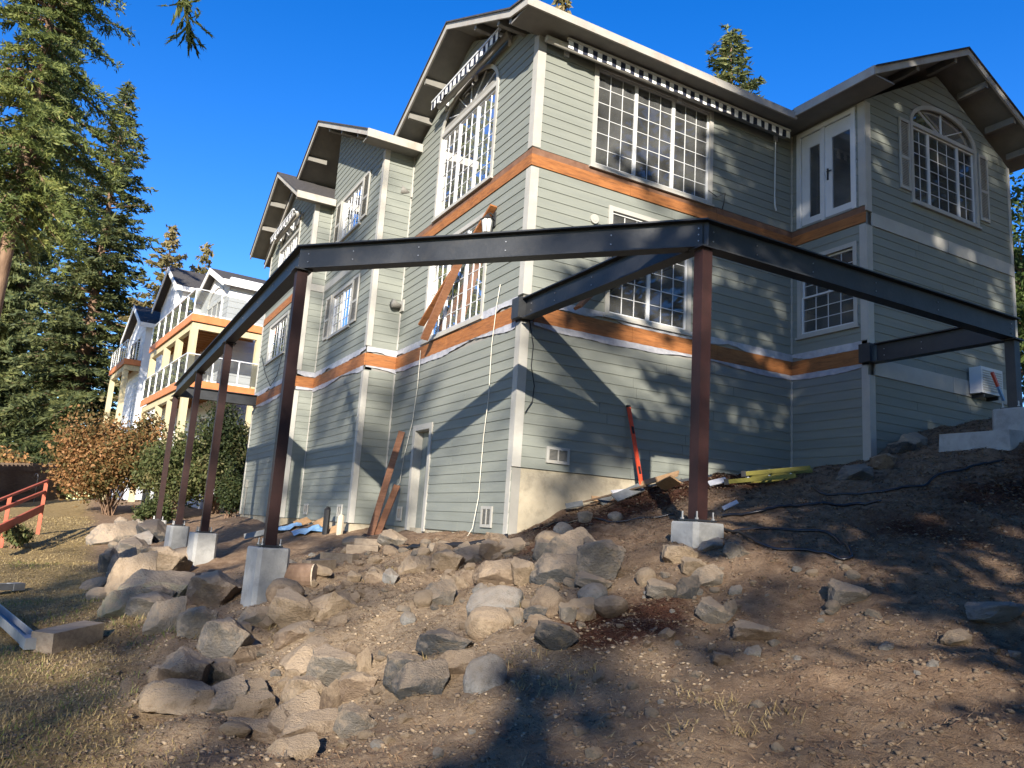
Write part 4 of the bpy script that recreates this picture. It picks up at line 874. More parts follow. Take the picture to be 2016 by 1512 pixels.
# spirit level
M['red'] = mat('red_level_paint', (.50,.055,.02), (.58,.07,.03), 4, .4, 0, 20, .4)
M['black'] = mat('black_plastic', (.012,.012,.014), None, rough=.5)
M['hose'] = mat('black_rubber_hose', (.010,.011,.016), None, rough=.28, spec=.5)
M['yellow'] = mat('yellow_fibreglass', (.105,.09,.008), (.15,.13,.014), 5, .5, .1, 30, .3)
M['alu'] = mat('dull_aluminium', (.30,.31,.32), (.40,.41,.42), 8, .45, 0, 20, .5, metal=.5)
M['ply'] = mat('raw_plywood', (.27,.17,.09), (.36,.23,.13), 4, .75, .2, 30, .1, stretch=(1,6,6), rand=.15)
M['greyboard'] = mat('grey_scrap_board', (.09,.095,.095), (.16,.165,.165), 5, .7, .2, 30, .2, rand=.25)
M['blue'] = mat('blue_plastic_sheet', (.10,.22,.40), (.22,.36,.52), 9, .4, .3, 18, .4)
M['straw'] = mat('pale_wood_chip', (.45,.38,.28), None, rough=.9)
def lean(px0, py0, px1, py1, y0, y1): return on(px0,py0,1,y0), on(px1,py1,1,y1)
a, b = lean(1237,798,1267,978,-.05,-.42); d_ = (b-a)
LV = empty('spirit_level', b, 'long red spirit level leaning upright against the shaded wall', 'spirit level')
mb = MB(); mb.bar(a, b, .028, .072, (1,0,0)); mb.build('rail', M['red'], LV)
for k in (.28, .72):
    mb = MB(); c = a+d_*k; mb.bar(c-d_.normalized()*.07, c+d_.normalized()*.07, .034, .05, (1,0,0)); mb.build('vial_window', M['black'], LV)
for k in (.01, .99):
    mb = MB(); c = a+d_*k; mb.bar(c-d_.normalized()*.02, c+d_.normalized()*.02, .032, .078, (1,0,0)); mb.build('end_cap', M['black'], LV)
# extension ladder lying on its side at the wall
L0 = hit(1432, 962); L1 = hit(1596, 952) if hit(1596,952) else V((5.6,-.9,.4))
L0 = V((L0.x, L0.y, G(L0.x,L0.y)+.10)); L1 = V((L1.x, min(L1.y,-.55), G(L1.x,L1.y)+.12)); dl = (L1-L0).normalized(); nl = V((-dl.y, dl.x, 0)).normalized(); wd_ = .42
LD = empty('extension_ladder', L0, 'yellow fibreglass extension ladder lying on the mulch against the wall', 'ladder')
for s_ in (0, 1):
    for lv in (0, 1):
        mb = MB(); o_ = nl*(wd_*s_) + V((0,0,.095*lv+.0)); mb.bar(L0+o_+dl*(.25*lv), L1+o_-dl*(.2*(1-lv)), .03, .062); mb.build('side_rail', M['yellow'], LD)
        mb = MB(); e_ = L0+o_+dl*(.25*lv); mb.bar(e_-dl*.05, e_+dl*.02, .038, .085); mb.build('foot', M['black'], LD)
Ln_ = (L1-L0).length; k = .3
while k < Ln_-.1:
    mb = MB(); c = L0+dl*k+V((0,0,.03)); mb.tube([c, c+nl*wd_], .017, 8); mb.build('rung', M['alu'], LD)
    mb = MB(); c = L0+dl*k+V((0,0,.115)); mb.tube([c, c+nl*wd_], .017, 8); mb.build('rung', M['alu'], LD); k += .3
# scrap boards beside the foundation
R_ = random.Random(4)
scr = [((1085,985),(1235,952),.16,'greyboard','long grey scrap board resting on the concrete foundation'), ((1090,995),(1142,988),.24,'ply','tan plywood offcut at the left end of the scrap pile'), ((1100,1008),(1147,1003),.10,'greyboard','small pale board end lying in front of the plywood offcut'),
 ((1150,985),(1200,965),.12,'wrap','crumpled white board in the middle of the scrap pile'), ((1182,996),(1258,954),.15,'greyboard','slate grey board lying diagonally across the scrap pile'), ((1210,992),(1262,976),.14,'greyboard','grey board under the foot of the red level'),
 ((1262,965),(1335,950),.16,'ply','brown board end behind the red level'), ((1282,962),(1395,958),.12,'greyboard','thin grey board right of the red level'), ((1300,968),(1330,966),.16,'ply','orange board offcut right of the red level'), ((1150,999),(1268,980),.09,'darkwood','narrow dark lath along the front of the scrap pile')]
for i, ((x0,y0),(x1,y1),w_, m_, lab) in enumerate(scr):
    A, B = hit(x0,y0), hit(x1,y1); z0, z1 = G(A.x,A.y), G(B.x,B.y); A = V((A.x, min(A.y,-.25), z0+.05+.02*i % .07)); B = V((B.x, min(B.y,-.22), z1+.07+.012*i))
    plank(A, B, w_*1.25, .025, lab, m_, 'scrap boards by the foundation', (R_.uniform(-.25,.25), -.5-R_.random()*.5, .9), 'scrap_board', 'scrap board')
A = hit(1140,968); t = MB(); N = 10; t.add([(A.x+.35*math.cos(6.283*k/N), max(-.9,A.y)+.12*math.sin(6.283*k/N)+.1, G(A.x,A.y)-.02) for k in range(N)] + [(A.x+.22*math.cos(6.283*k/N), A.y+.07*math.sin(6.283*k/N)+.1, G(A.x,A.y)+.24) for k in range(N)] + [(A.x,A.y+.1,G(A.x,A.y)+.32)], [(k,(k+1)%N,N+(k+1)%N,N+k) for k in range(N)] + [(N+k,N+(k+1)%N,2*N) for k in range(N)])
tag(t.build('lump', M['darkwood'], None, smooth=True), 'dark rounded sandbag behind the scrap boards', 'lump')  # dark rounded form, not identified further
# hoses and cords
def lay(px, r, label, name, m, cat, group=None, lift=.0, n=9):
    P = [hit(*p) for p in px]; P = [V((p.x,p.y,0)) for p in P if p]; out = []
    for i in range(len(P)-1):
        p0 = P[max(i-1,0)]; p1 = P[i]; p2 = P[i+1]; p3 = P[min(i+2,len(P)-1)]
        for k in range(n):
            t = k/n; q = .5*((2*p1) + (p2-p0)*t + (2*p0-5*p1+4*p2-p3)*t*t + (3*p1-p0-3*p2+p3)*t**3); out.append(q)
    out.append(P[-1]); zz = [G(q.x,q.y) for q in out]; zz = [max(zz[max(0,i-2):i+3])*.5 + zz[i]*.5 for i in range(len(zz))]
    mb = MB(); mb.tube([V((q.x,q.y,z_+r*.9+lift)) for q, z_ in zip(out, zz)], r, 7); return tag(mb.build(name, M[m], None, smooth=True), label, cat, group)
g2 = 'hoses lying on the slope'
lay([(1425,1045),(1500,1078),(1575,1085),(1640,1100),(1675,1102),(1668,1080),(1640,1062),(1580,1048),(1500,1046),(1440,1050)], .016, 'black hose with a long loop on the ground right of the pier', 'garden_hose', 'hose', 'hose', g2)
lay([(1422,1022),(1500,1012),(1600,1000),(1690,995),(1735,990)], .018, 'straight black hose running right from the front pier', 'garden_hose', 'hose', 'hose', g2)
lay([(1598,960),(1612,972),(1650,976),(1720,972),(1800,960),(1840,948),(1900,930),(1975,908)], .016, 'black hose climbing the slope towards the right edge', 'garden_hose', 'hose', 'hose', g2)
lay([(1050,1048),(1110,1030),(1180,1026),(1260,1022),(1328,1016)], .012, 'thin bluish pipe lying in front of the scrap boards', 'water_pipe', 'hose', 'pipe')
lay([(770,1078),(840,1082),(900,1078),(960,1070),(1000,1060)], .05, 'black corrugated drain pipe below the left wall', 'drain_pipe', 'black', 'pipe', lift=-.03)
def hang(w, pts, r, label, name, m):
    mb = MB(); mb.tube(pts, r, 5); return tag(mb.build(name, M[m], None, smooth=True), label, 'cord')
M['cord'] = mat('cream_cord', (.62,.58,.48), None, rough=.7)
hang(LW, [on(985,560,0,-.06), on(978,600,0,-.06), on(968,680,0,-.06), on(962,780,0,-.06), on(952,860,0,-.06), on(942,980,0,-.07), on(930,1040,0,-.12), on(920,1056,0,-.2)], .007, 'cream cord hanging down the left wall near the corner', 'power_cord', 'cord')
hang(LW, [on(828,690,0,-.06), on(822,760,0,-.06), on(812,830,0,-.06), on(795,900,0,-.06), on(787,950,0,-.07), on(770,970,0,-.09)], .007, 'thin pale cord hanging left of the narrow door', 'power_cord', 'cord')
hang(WR, [on(1040,612,1,-.05), on(1050,680,1,-.05), on(1046,720,1,-.05), on(1052,760,1,-.05), on(1048,790,1,-.05), on(1034,812,1,-.06)], .009, 'black wire dangling at the house corner under the bracket', 'loose_wire', 'black')
hang(B3, [on(563,640,0,-1.32), on(558,690,0,-1.32), on(545,740,0,-1.34), on(532,760,0,-1.34), on(522,735,0,-1.33), on(515,700,0,-1.33)], .010, 'black wire looping below the small window of the farthest bay', 'loose_wire', 'black')
hang(WR, [on(1395,375,1,-.05), on(1412,388,1,-.05), on(1428,380,1,-.06), on(1425,400,1,-.05), on(1422,412,1,-.05)], .008, 'short loose wire on the shaded wall right of the upper window', 'loose_wire', 'black')
# landscape timbers, log and stakes by the left wall
M['timber'] = mat('old_landscape_timber', (.17,.13,.095), (.26,.21,.155), 4, .9, .5, 20, .1, stretch=(1,5,5), rand=.2)
g3 = 'landscape timber steps'
for px0,px1,lab in (((700,1075),(768,1072),'topmost landscape timber step below the leaning planks'), ((682,1090),(745,1086),'second landscape timber step'), ((636,1106),(700,1104),'third landscape timber step'), ((602,1122),(652,1120),'lowest landscape timber step, just above the round log')):
    A, B = hit(*px0), hit(*px1); A.z = G(A.x,A.y)+.05; B.z = A.z+.01; plank(A, B, .16, .17, lab, 'timber', g3, (0,0,1), 'landscape_timber', 'timber step')
A = hit(615,1150); z = G(A.x,A.y); mb = MB(); mb.tube([(A.x-.62,A.y+.35,z+.06), (A.x,A.y,z+.10)], .17, 18); LG = tag(mb.build('log', M['bark'], None, smooth=False), 'short round log with a pale sawn end beside the tallest pier', 'log')
M['sawn'] = mat('sawn_end_grain', (.42,.33,.23), (.55,.45,.33), 6, .85, .3, 25, .1, stretch=(2,9,2)); d_ = V((.62,-.35,.04)).normalized(); mb = MB(); mb.tube([V((A.x,A.y,z+.10))+d_*.001, V((A.x,A.y,z+.10))+d_*.02], .165, 18); mb.build('sawn_end', M['sawn'], LG)
for px, py, h_, m_, lab in ((640,1052,.62,'black','black stub of pipe standing at the bay wall'), (668,1052,.42,'straw','short pale post stub beside the black pipe stub')):
    A = hit(px,py); z = G(A.x,A.y); mb = MB(); mb.tube([(A.x,A.y,z-.1),(A.x,A.y,z+h_*.9),(A.x+.02,A.y,z+h_)], [.075,.075,.05], 9); tag(mb.build('pipe_stub', M[m_], None), lab, 'stub post')
for i, (px, py, s_, lab) in enumerate(((566,1044,.45,'pale blue plastic sheet lying left of the bay corner'), (606,1048,.5,'second blue plastic sheet beside the bay wall'))):
    A = hit(px,py); N = 7; vs = []; R_ = random.Random(i)
    for a in range(N):
        for b in range(4): x = A.x+(a/(N-1)-.5)*s_*1.5; y = A.y+(b/3-.5)*s_; vs.append((x, y, G(x,y)+.04+R_.uniform(0,.07)))
    mb = MB(); mb.add(vs, [(a*4+b,(a+1)*4+b,(a+1)*4+b+1,a*4+b+1) for a in range(N-1) for b in range(3)]); tag(mb.build('plastic_sheet', M['blue'], None), lab, 'plastic sheet', 'blue plastic sheets')
for px0,px1,w_,m_,lab in (((582,1038),(608,1030),.2,'ply','plywood scrap leaning behind the blue sheets'), ((620,1040),(640,1034),.22,'ply','orange plywood scrap behind the black stub'), ((650,1050),(672,1046),.26,'ply','tan board scrap between the two stubs'), ((480,1062),(545,1050),.16,'greyboard','dark scrap board lying near the far bay'), ((1395,962),(1430,958),.1,'wrap','white paper scrap left of the yellow ladder'), ((1423,1012),(1452,1004),.06,'wrap','curled white strip of trim right of the front post')):
    A, B = hit(*px0), hit(*px1); A.z = G(A.x,A.y)+.06; B.z = G(B.x,B.y)+.09; plank(A, B, w_, .015, lab, m_, 'scrap pieces on the ground', (.1,-.7,.7), 'scrap_piece', 'scrap')
# things on the lawn at the left
A, B = hit(78,1288), hit(180,1262); z = G(A.x,A.y); A.z = z+.10; B.z = G(B.x,B.y)+.10; plank(A, B, .30, .24, 'heavy brown timber block lying on the lawn at the lower left', 'timber', None, (0,0,1), 'timber_block', 'timber')
def gutter(a, b, label, nm):
    a = V(a); b = V(b); t = (b-a).normalized(); n = V((-t.y,t.x,0)).normalized(); mb = MB(); w_ = .075
    for o0, o1 in (((-1,0),(1,0)),((1,0),(1,1)),((-1,0),(-1,1))):
        p = [a+n*(o0[0]*w_)+V((0,0,o0[1]*.11)), b+n*(o0[0]*w_)+V((0,0,o0[1]*.11)), b+n*(o1[0]*w_)+V((0,0,o1[1]*.11)), a+n*(o1[0]*w_)+V((0,0,o1[1]*.11))]; mb.prism(p, V((0,0,.006)) if o0[1]==o1[1] else n*.006)
    mb.bar(b-t*.25+V((0,0,.05)), b+V((0,0,.05)), .16, .12); P = tag(mb.build(nm, M['alu'], None), label, 'gutter', 'white gutter pieces on the lawn')
A, B = hit(-40,1205), hit(62,1285); gutter((A.x,A.y,G(A.x,A.y)+.12), (B.x,B.y,G(B.x,B.y)+.04), 'white gutter piece with a bent bracket beside the timber block', 'gutter_section')
A, B = hit(-60,1175), hit(40,1165); gutter((A.x,A.y,G(A.x,A.y)+.08), (B.x,B.y,G(B.x,B.y)+.04), 'shorter white gutter end on the lawn at the left edge', 'gutter_section')
M['redrail'] = mat('faded_red_paint', (.36,.085,.05), (.44,.12,.07), 4, .6, .2, 20, .2)
RL = empty('red_stair_railing', hit(84,1000), 'faded red wooden stair railing at the far left of the lawn', 'railing')
for nm, pa, pb, w_ in (('top_rail',(94,946),(-30,996),.06),('mid_rail',(88,968),(-30,1016),.09),('stringer',(84,1000),(-30,1056),.22)):
    d0 = 27.; a, b = CAM_C+ray(*pa)*d0, CAM_C+ray(*pb)*(d0*.8); mb = MB(); mb.bar(a, b, .06, w_); mb.build(nm, M['redrail'], RL)
a = CAM_C+ray(92,946)*27; mb = MB(); mb.bar(a, (a.x,a.y,G(a.x,a.y)-.1), .10, .10); mb.build('post', M['redrail'], RL)
a = CAM_C+ray(20,976)*23.8; mb = MB(); mb.bar(a, (a.x,a.y,G(a.x,a.y)-.1), .09, .09); mb.build('post', M['redrail'], RL)
A = hit(66,990) or V((-8,16,-2)); mb = MB(); z = G(A.x,A.y); mb.tube([(A.x,A.y,z),(A.x,A.y,z+1.15),(A.x-.03,A.y,z+1.3),(A.x-.1,A.y,z+1.32),(A.x-.14,A.y,z+1.2)], .014, 6); tag(mb.build('shepherd_hook', M['alu'], None, smooth=True), 'thin metal shepherd hook standing beyond the red railing', 'garden hook')
# dark picket fence behind the lawn
FN = empty('picket_fence', (-12,27,-1.6), 'dark weathered picket fence running behind the lawn at the far left', 'fence')
a = CAM_C+ray(118,905)*46; b = CAM_C+ray(-60,962)*36
for k in range(64):
    t_ = k/63; p = a.lerp(b, t_); mb = MB(); g_ = G(p.x,p.y); mb.box(p.x-.06,p.x+.06,p.y-.012,p.y+.012,g_-.05,g_+1.75+.04*math.sin(k*2.1)); mb.build('picket', M['darkwood'], FN)
for h_ in (.5, 1.4): mb = MB(); mb.bar((a.x,a.y+.04,G(a.x,a.y)+h_),(b.x,b.y+.04,G(b.x,b.y)+h_),.04,.09); mb.build('fence_rail', M['darkwood'], FN)
# utility box, pole and dry shrub stump at the right
q = on(1944,752,1,-2.05); mb = MB(); mb.box(q.x-.38,q.x+.38,-2.15,-1.90,q.z-.28,q.z+.27); UB = mb.build('heat_pump', M['white'], None); tag(UB, 'white wall mounted utility box behind the right end post', 'utility box')
for k in range(9): mb = MB(); mb.box(q.x-.33,q.x+.33,-2.162,-2.151,q.z-.22+.05*k,q.z-.20+.05*k); mb.build('louvre', M['trim'], UB)
for s_ in (-.25,.25): mb = MB(); mb.box(q.x+s_-.02,q.x+s_+.02,-2.12,-1.875,q.z-.36,q.z-.281); mb.build('bracket', M['steel'], UB)
a, b = on(1953,733,1,-2.3), on(1976,788,1,-2.3); mb = MB(); mid = a.lerp(b,.5); PO = empty('tent_pole', b, 'red and blue pole leaning beside the white utility box', 'pole'); mb.bar(a, mid, .05, .05); mb.build('red_half', M['red'], PO); mb = MB(); mb.bar(mid, b, .05, .05); mb.build('blue_half', M['blue'], PO)
# ------------------------------------------------------------------ rocks
import bmesh
def n3(v, f, s):
    """cheap 3-D noise from three 2-D value noises"""
    return (vnoise(v[:,0]*f+s, v[:,1]*f-s, s) + vnoise(v[:,1]*f+2*s, v[:,2]*f+s, s+5) + vnoise(v[:,2]*f-s, v[:,0]*f+3*s, s+9))
def rock_mesh(seed, planes=9, rnd=.25, sub=3, noise=.05):
    R_ = np.random.default_rng(seed); bm = bmesh.new(); bmesh.ops.create_icosphere(bm, subdivisions=sub, radius=1)
    v = np.array([x.co[:] for x in bm.verts])
    for _ in range(planes):
        n = R_.normal(size=3); n /= np.linalg.norm(n); d = R_.uniform(.48, .80); s = v@n - d; v = v - np.where(s > 0, s, 0)[:,None]*n*(1-rnd)
    r = 1 + noise*(1.3*n3(v, 1.6, seed) + .8*n3(v, 3.7, seed+3) + .45*n3(v, 8, seed+7) + .25*n3(v, 17, seed+11))
    if planes > 6:                                   # stepped fracture ledges
        q = n3(v, 2.3, seed+20); r = r + noise*.9*(np.round(q*5)/5 - q)
    v = v*r[:,None]
    for x, c in zip(bm.verts, v): x.co = c
    me = bpy.data.meshes.new('rock'); bm.to_mesh(me); bm.free(); me.polygons.foreach_set('use_smooth', [True]*len(me.polygons))
    try: me.set_sharp_from_angle(angle=math.radians(24))
    except Exception: pass
    return me
ANG = [rock_mesh(s, 15, .03, 5, .085) for s in (1,2,3,4,5,6)]; RND = [rock_mesh(s, 5, .5, 5, .05) for s in (11,12,13,14)]; SML = [rock_mesh(s, 8, .15, 1, .03) for s in range(21,29)]
def rock_mat(name, c1, c2, c3, fine=15, dust=(.36,.275,.19), dusty=.95):
    m = mat(name, c1, c2, 1.7, .92, .9, fine, .1, c3=c3, c3scale=3.5, c3amt=.7, rand=.16); nt = m.node_tree; N = nt.nodes; L = nt.links; b = N['Principled BSDF']
    src = b.inputs['Base Color'].links[0].from_socket; g = N.new('ShaderNodeNewGeometry'); s = N.new('ShaderNodeSeparateXYZ'); L.new(g.outputs['Normal'], s.inputs[0])
    n = N.new('ShaderNodeTexNoise'); n.inputs['Scale'].default_value = 9; n.inputs['Detail'].default_value = 8; n.inputs['Roughness'].default_value = .7; L.new(g.outputs['Position'], n.inputs['Vector'])
    a = N.new('ShaderNodeMath'); a.operation = 'MULTIPLY_ADD'; a.inputs[1].default_value = .55; L.new(s.outputs[2], a.inputs[0]); L.new(n.outputs['Fac'], a.inputs[2])
    r = N.new('ShaderNodeMapRange'); r.inputs[1].default_value = .5; r.inputs[2].default_value = .98; r.inputs[4].default_value = dusty; L.new(a.outputs[0], r.inputs[0])
    x = N.new('ShaderNodeMix'); x.data_type = 'RGBA'; L.new(r.outputs[0], x.inputs[0]); L.new(src, x.inputs[6]); x.inputs[7].default_value = dust + (1,); L.new(x.outputs[2], b.inputs['Base Color'])
    for q in N:
        if q.type == 'BUMP': q.inputs['Distance'].default_value = .05
    return m
M['r_tan'] = rock_mat('tan_rock', (.24,.175,.115), (.37,.285,.195), (.16,.12,.08))
M['r_grey'] = rock_mat('grey_basalt', (.135,.122,.105), (.225,.20,.17), (.31,.25,.18))
M['r_dark'] = rock_mat('blue_black_basalt', (.055,.056,.058), (.10,.10,.10), (.20,.165,.12), dusty=.6)
M['r_gran'] = rock_mat('pale_speckled_granite', (.24,.23,.215), (.36,.345,.32), (.14,.13,.115), 26, dusty=.5)
M['r_green'] = rock_mat('green_grey_rock', (.17,.165,.115), (.26,.25,.18), (.33,.27,.18))
M['r_brown'] = rock_mat('brown_rock', (.14,.10,.072), (.225,.165,.115), (.30,.22,.145))
RC = {'t':'r_tan','g':'r_grey','d':'r_dark','l':'r_gran','n':'r_green','b':'r_brown'}
CN = {'t':'tan','g':'grey','d':'blue black','l':'pale granite','n':'greenish','b':'brown'}
_mm = {}
def with_mat(me, m):
    k = (me.name, m)
    if k not in _mm: c = me.copy(); c.materials.clear(); c.materials.append(M[m]); _mm[k] = c
    return _mm[k]
def rock(px, py, w, h, c, rnd, label, seed, group='rocks of the broken retaining bank', sink=.7, name='boulder', cat='rock'):
    P = hit(px, py + h*.34)
    if P is None: return
    dpt = (P-CAM_C).dot(V(CAM_R[2])); s = dpt/CAM_F; R_ = random.Random(seed); sx = w*s/2; sz = h*s/2
    me = with_mat((RND if rnd else ANG)[seed % (4 if rnd else 6)], RC[c]); o = bpy.data.objects.new(name, me)
    z = G(P.x, P.y); link(o, None, (P.x, P.y, z + sz*(1-sink))); o.scale = (sx*(1.3 if rnd else 1.75), sx*R_.uniform(.9,1.2)*(1.1 if rnd else 1.45), sz*(1.4 if rnd else 1.9))
    o.rotation_euler = (R_.uniform(-.25,.25), R_.uniform(-.25,.25), math.atan2(CAM_R[0][1], CAM_R[0][0]) + R_.uniform(-.3,.3)); tag(o, label, cat, group); return o
BIG = [ # px, py, width, height, colour, rounded, label
 (262,1140,75,95,'t',0,'tall tan boulder at the left end of the big bank cluster'),(318,1112,95,60,'t',0,'bright tan boulder on top of the left cluster'),(318,1158,110,62,'n',0,'flat greenish boulder in the middle of the left cluster'),
 (418,1160,92,58,'b',0,'dark brown block boulder left of the tallest pier'),(246,1188,60,55,'n',0,'grey green boulder low at the left of the cluster'),(300,1195,95,50,'g',0,'grey boulder under the greenish flat one'),(352,1102,60,36,'t',0,'small peaked tan rock behind the bright boulder'),
 (385,1232,70,60,'g',0,'rounded grey boulder on the bank below the brown block'),(330,1215,60,70,'g',0,'upright dark grey slab leaning in the bank'),(438,1262,95,75,'g',0,'broad smooth grey boulder half buried in the sunny bank'),(560,1160,55,52,'b',1,'rounded brown boulder in front of the tallest pier'),
 (568,1202,85,60,'t',0,'wide tan boulder below the rounded brown one'),(505,1212,44,34,'g',0,'small angular grey rock with a pale face'),(365,1330,95,75,'b',0,'brown buried boulder at the lower left of the bank'),(440,1375,95,55,'g',0,'grey buried boulder near the bottom of the bank'),
 (655,1312,105,60,'g',0,'dark flat boulder in the middle of the bank'),(718,1310,26,44,'t',0,'narrow tan stone wedged beside the dark flat boulder'),(600,1370,90,60,'t',0,'tan buried boulder in the sunny gravel'),(655,1380,36,56,'b',0,'upright brown stone in the gravel'),
 (790,1335,80,70,'d',0,'dark boulder in shade left of the round granite'),(838,1337,82,60,'d',0,'blue black boulder with a pale top edge'),(957,1327,72,84,'l',1,'pale egg shaped granite boulder'),(905,1308,60,40,'b',0,'reddish brown rock above the blue black boulder'),
 (872,1270,100,48,'d',0,'dark slab behind the egg shaped granite'),(870,1168,52,46,'g',0,'grey split rock on the upper bank'),(978,1178,92,58,'l',1,'large pale speckled granite boulder'),(962,1222,72,62,'t',1,'smooth tan boulder below the speckled granite'),
 (1084,1188,64,64,'b',1,'rounded pinkish brown boulder in the pile'),(1168,1170,52,36,'l',1,'small pale rounded granite on the right of the pile'),(1086,1252,76,44,'d',0,'angular blue black slab beside the mulch patch'),(1108,1122,82,58,'d',0,'black boulder under the two grey ones'),
 (1176,1108,86,72,'g',0,'large dark grey boulder at the right of the pile'),(1128,1076,84,56,'g',0,'grey boulder with lichen on top of the pile'),(1068,1086,42,44,'g',0,'angular grey rock left of the lichen boulder'),(1088,1062,52,32,'t',1,'sunlit tan rock at the top of the pile'),
 (1030,1128,48,50,'t',0,'jagged pale rock with dry grass in front'),(986,1128,70,44,'b',0,'brown rock left of the jagged pale rock'),(1160,1148,64,26,'g',0,'flat grey slab under the large dark boulder'),(1013,1215,26,40,'g',1,'upright small grey stone'),(1052,1212,44,28,'d',0,'thin dark slab in the lower pile'),
 (1202,1196,64,34,'b',1,'low brown rock right of the pile'),(1115,1208,30,34,'g',0,'small angular stone in the lower pile'),(1150,1190,46,24,'t',0,'flat tan stone below the small granite'),(1330,1092,60,34,'t',0,'sunlit tan rocks below the front pier'),(1272,1135,36,34,'t',1,'round tan stone in a sun patch'),
 (1360,1118,42,34,'t',0,'angular tan stone beside the sun patch'),(1395,1140,58,36,'g',0,'grey rock in the middle of the slope'),(1300,1162,60,32,'g',0,'low grey slab right of the pile'),(1355,1160,36,44,'d',0,'dark upright stone on the slope'),(1400,1204,62,40,'g',0,'rounded grey rock on the bare slope'),
 (1435,1200,26,32,'g',0,'narrow grey stone beside the rounded one'),(1662,1174,70,44,'g',0,'large half buried grey rock right of centre on the slope'),(1640,1194,26,22,'g',1,'small round grey stone beside the half buried rock'),(1948,1206,90,34,'l',0,'long pale grey rock at the right edge'),(1888,1256,48,26,'t',0,'flat tan rock below the long pale rock'),
 (1480,1243,80,30,'b',0,'flat brown rock like a slab on the slope'),(1485,1282,26,18,'l',0,'small white stone on the slope'),(1418,1300,34,22,'b',0,'small brown rock near the sun patch'),(462,1432,46,26,'t',1,'oval pale tan stone on the gravel'),(552,1432,56,42,'b',0,'brown rock at the bottom of the bank'),(620,1430,92,50,'b',0,'broad brown boulder at the bottom of the bank'),
 (690,1425,70,60,'g',0,'leaning grey slab at the bottom of the bank'),(585,1475,80,46,'t',0,'tan boulder at the bottom edge'),(300,1050,70,40,'d',0,'dark boulder at the far end of the rock bank'),(232,1052,70,44,'g',0,'rounded grey boulder beside the lawn far back'),(262,1080,60,34,'g',0,'flat grey rock in the shaded bank'),(245,1115,44,60,'d',0,'upright dark rock in the shaded bank'),
 (215,1110,40,50,'d',0,'dark blue rock in the shaded bank by the lawn'),(198,1170,46,26,'g',1,'round cobble at the foot of the bank'),(188,1148,44,24,'g',1,'grey cobble left of the tan boulder'),(275,1065,50,26,'l',0,'flat pale rock behind the shaded bank'),(1770,885,44,26,'d',0,'dark rock at the corner of the wing'),(1690,930,56,34,'d',0,'dark rock against the wing foundation'),(1735,912,40,30,'b',0,'brown rock below the wing corner'),
 (1800,870,50,36,'g',0,'grey rock on the dirt beside the wing wall'),(1112,1040,34,26,'l',1,'pale porous rock in front of the scrap boards'),(1212,1016,26,16,'l',1,'small pale rock on the mulch'),(1150,1022,26,22,'g',0,'grey block scrap on the mulch'),(1404,1072,40,18,'l',0,'bright pale chunk in the sun right of the pier'),(1440,1088,34,30,'g',0,'grey stone beside the hose'),
 (700,1065,46,20,'t',1,'flat tan stone on the top step'),(770,1062,52,26,'g',0,'grey rock pile beside the leaning planks'),(570,1108,28,16,'l',1,'pale rounded stone left of the lowest step'),(768,1138,30,26,'l',0,'pale stone on the sunny dirt'),(820,1115,46,40,'t',0,'tan rock on the upper slope below the door'),(880,1105,60,40,'t',0,'sunlit tan rock below the drain pipe'),
 (925,1095,54,36,'g',0,'grey rock below the drain pipe'),(965,1085,46,34,'b',0,'brown rock at the foot of the house corner'),(1010,1078,48,30,'g',0,'grey rock just below the house corner'),(835,1180,34,30,'t',1,'pale cobble at the edge of the shade'),(803,1216,24,26,'l',1,'white cobble on the dirt')]
for i, (px,py,w,h,c,rd,lab) in enumerate(BIG): rock(px,py,w,h,c,rd,lab,i*3+1)
Rb = random.Random(77); seen = set()
for k in range(30):
    x = Rb.uniform(225,720); y = 1175 + (x < 330)*-10 + Rb.uniform(0,300)*(1 if x > 300 else .6); w = Rb.uniform(40,105)*(.75+.25*(y-1150)/300); c = Rb.choice('tttbgg')
    if x < 230 + (y-1180)*.55: continue
    lab = '%s dusty %s boulder buried in the %s %s part of the sunny bank' % ('big' if w > 80 else 'medium' if w > 58 else 'smallish', CN[c], 'upper' if y < 1255 else 'middle' if y < 1365 else 'lower', 'left' if x < 400 else 'central' if x < 560 else 'right')
    if lab in seen: continue
    seen.add(lab); rock(x, y, w, w*Rb.uniform(.5,.75), c, False, lab, Rb.randrange(999), sink=.95)
# smaller stones of the slope, each on its own
R_ = random.Random(11); n = 0; ZN = [((200,1010,330,1180),'cobble in the shaded rock bank beside the lawn','dglt',26,(12,34)), ((420,1160,800,1480),'half buried stone in the sunny gravel bank','ttbgl',60,(10,40)), ((820,1070,1250,1240),'stone in the boulder pile below the house corner','gtbgd',62,(11,36)), ((1240,1080,1760,1300),'stone on the bare dirt slope right of the boulder pile','ggbtl',52,(7,26)), ((560,1060,1000,1160),'stone on the upper slope below the left wall','ttgbl',46,(9,32)), ((780,1280,2000,1500),'small stone on the shaded foreground slope','ggbtl',52,(7,24))]
for (x0,y0,x1,y1), lab, cs, cnt, (s0,s1) in ZN:
    for k in range(cnt):
        s = s0 + (s1-s0)*R_.random()**2.0; cc = R_.choice(cs); rd = R_.random() < .25; rock(R_.uniform(x0,x1), R_.uniform(y0,y1), s, s*R_.uniform(.55,.85), cc, rd, ' '.join([('tiny' if s < s0+.12*(s1-s0) else 'small' if s < s0+.4*(s1-s0) else 'larger'), ('rounded' if rd else 'angular'), CN[cc], lab]), R_.randrange(9999), group=lab+'s', sink=.6, name='stone', cat='stone')
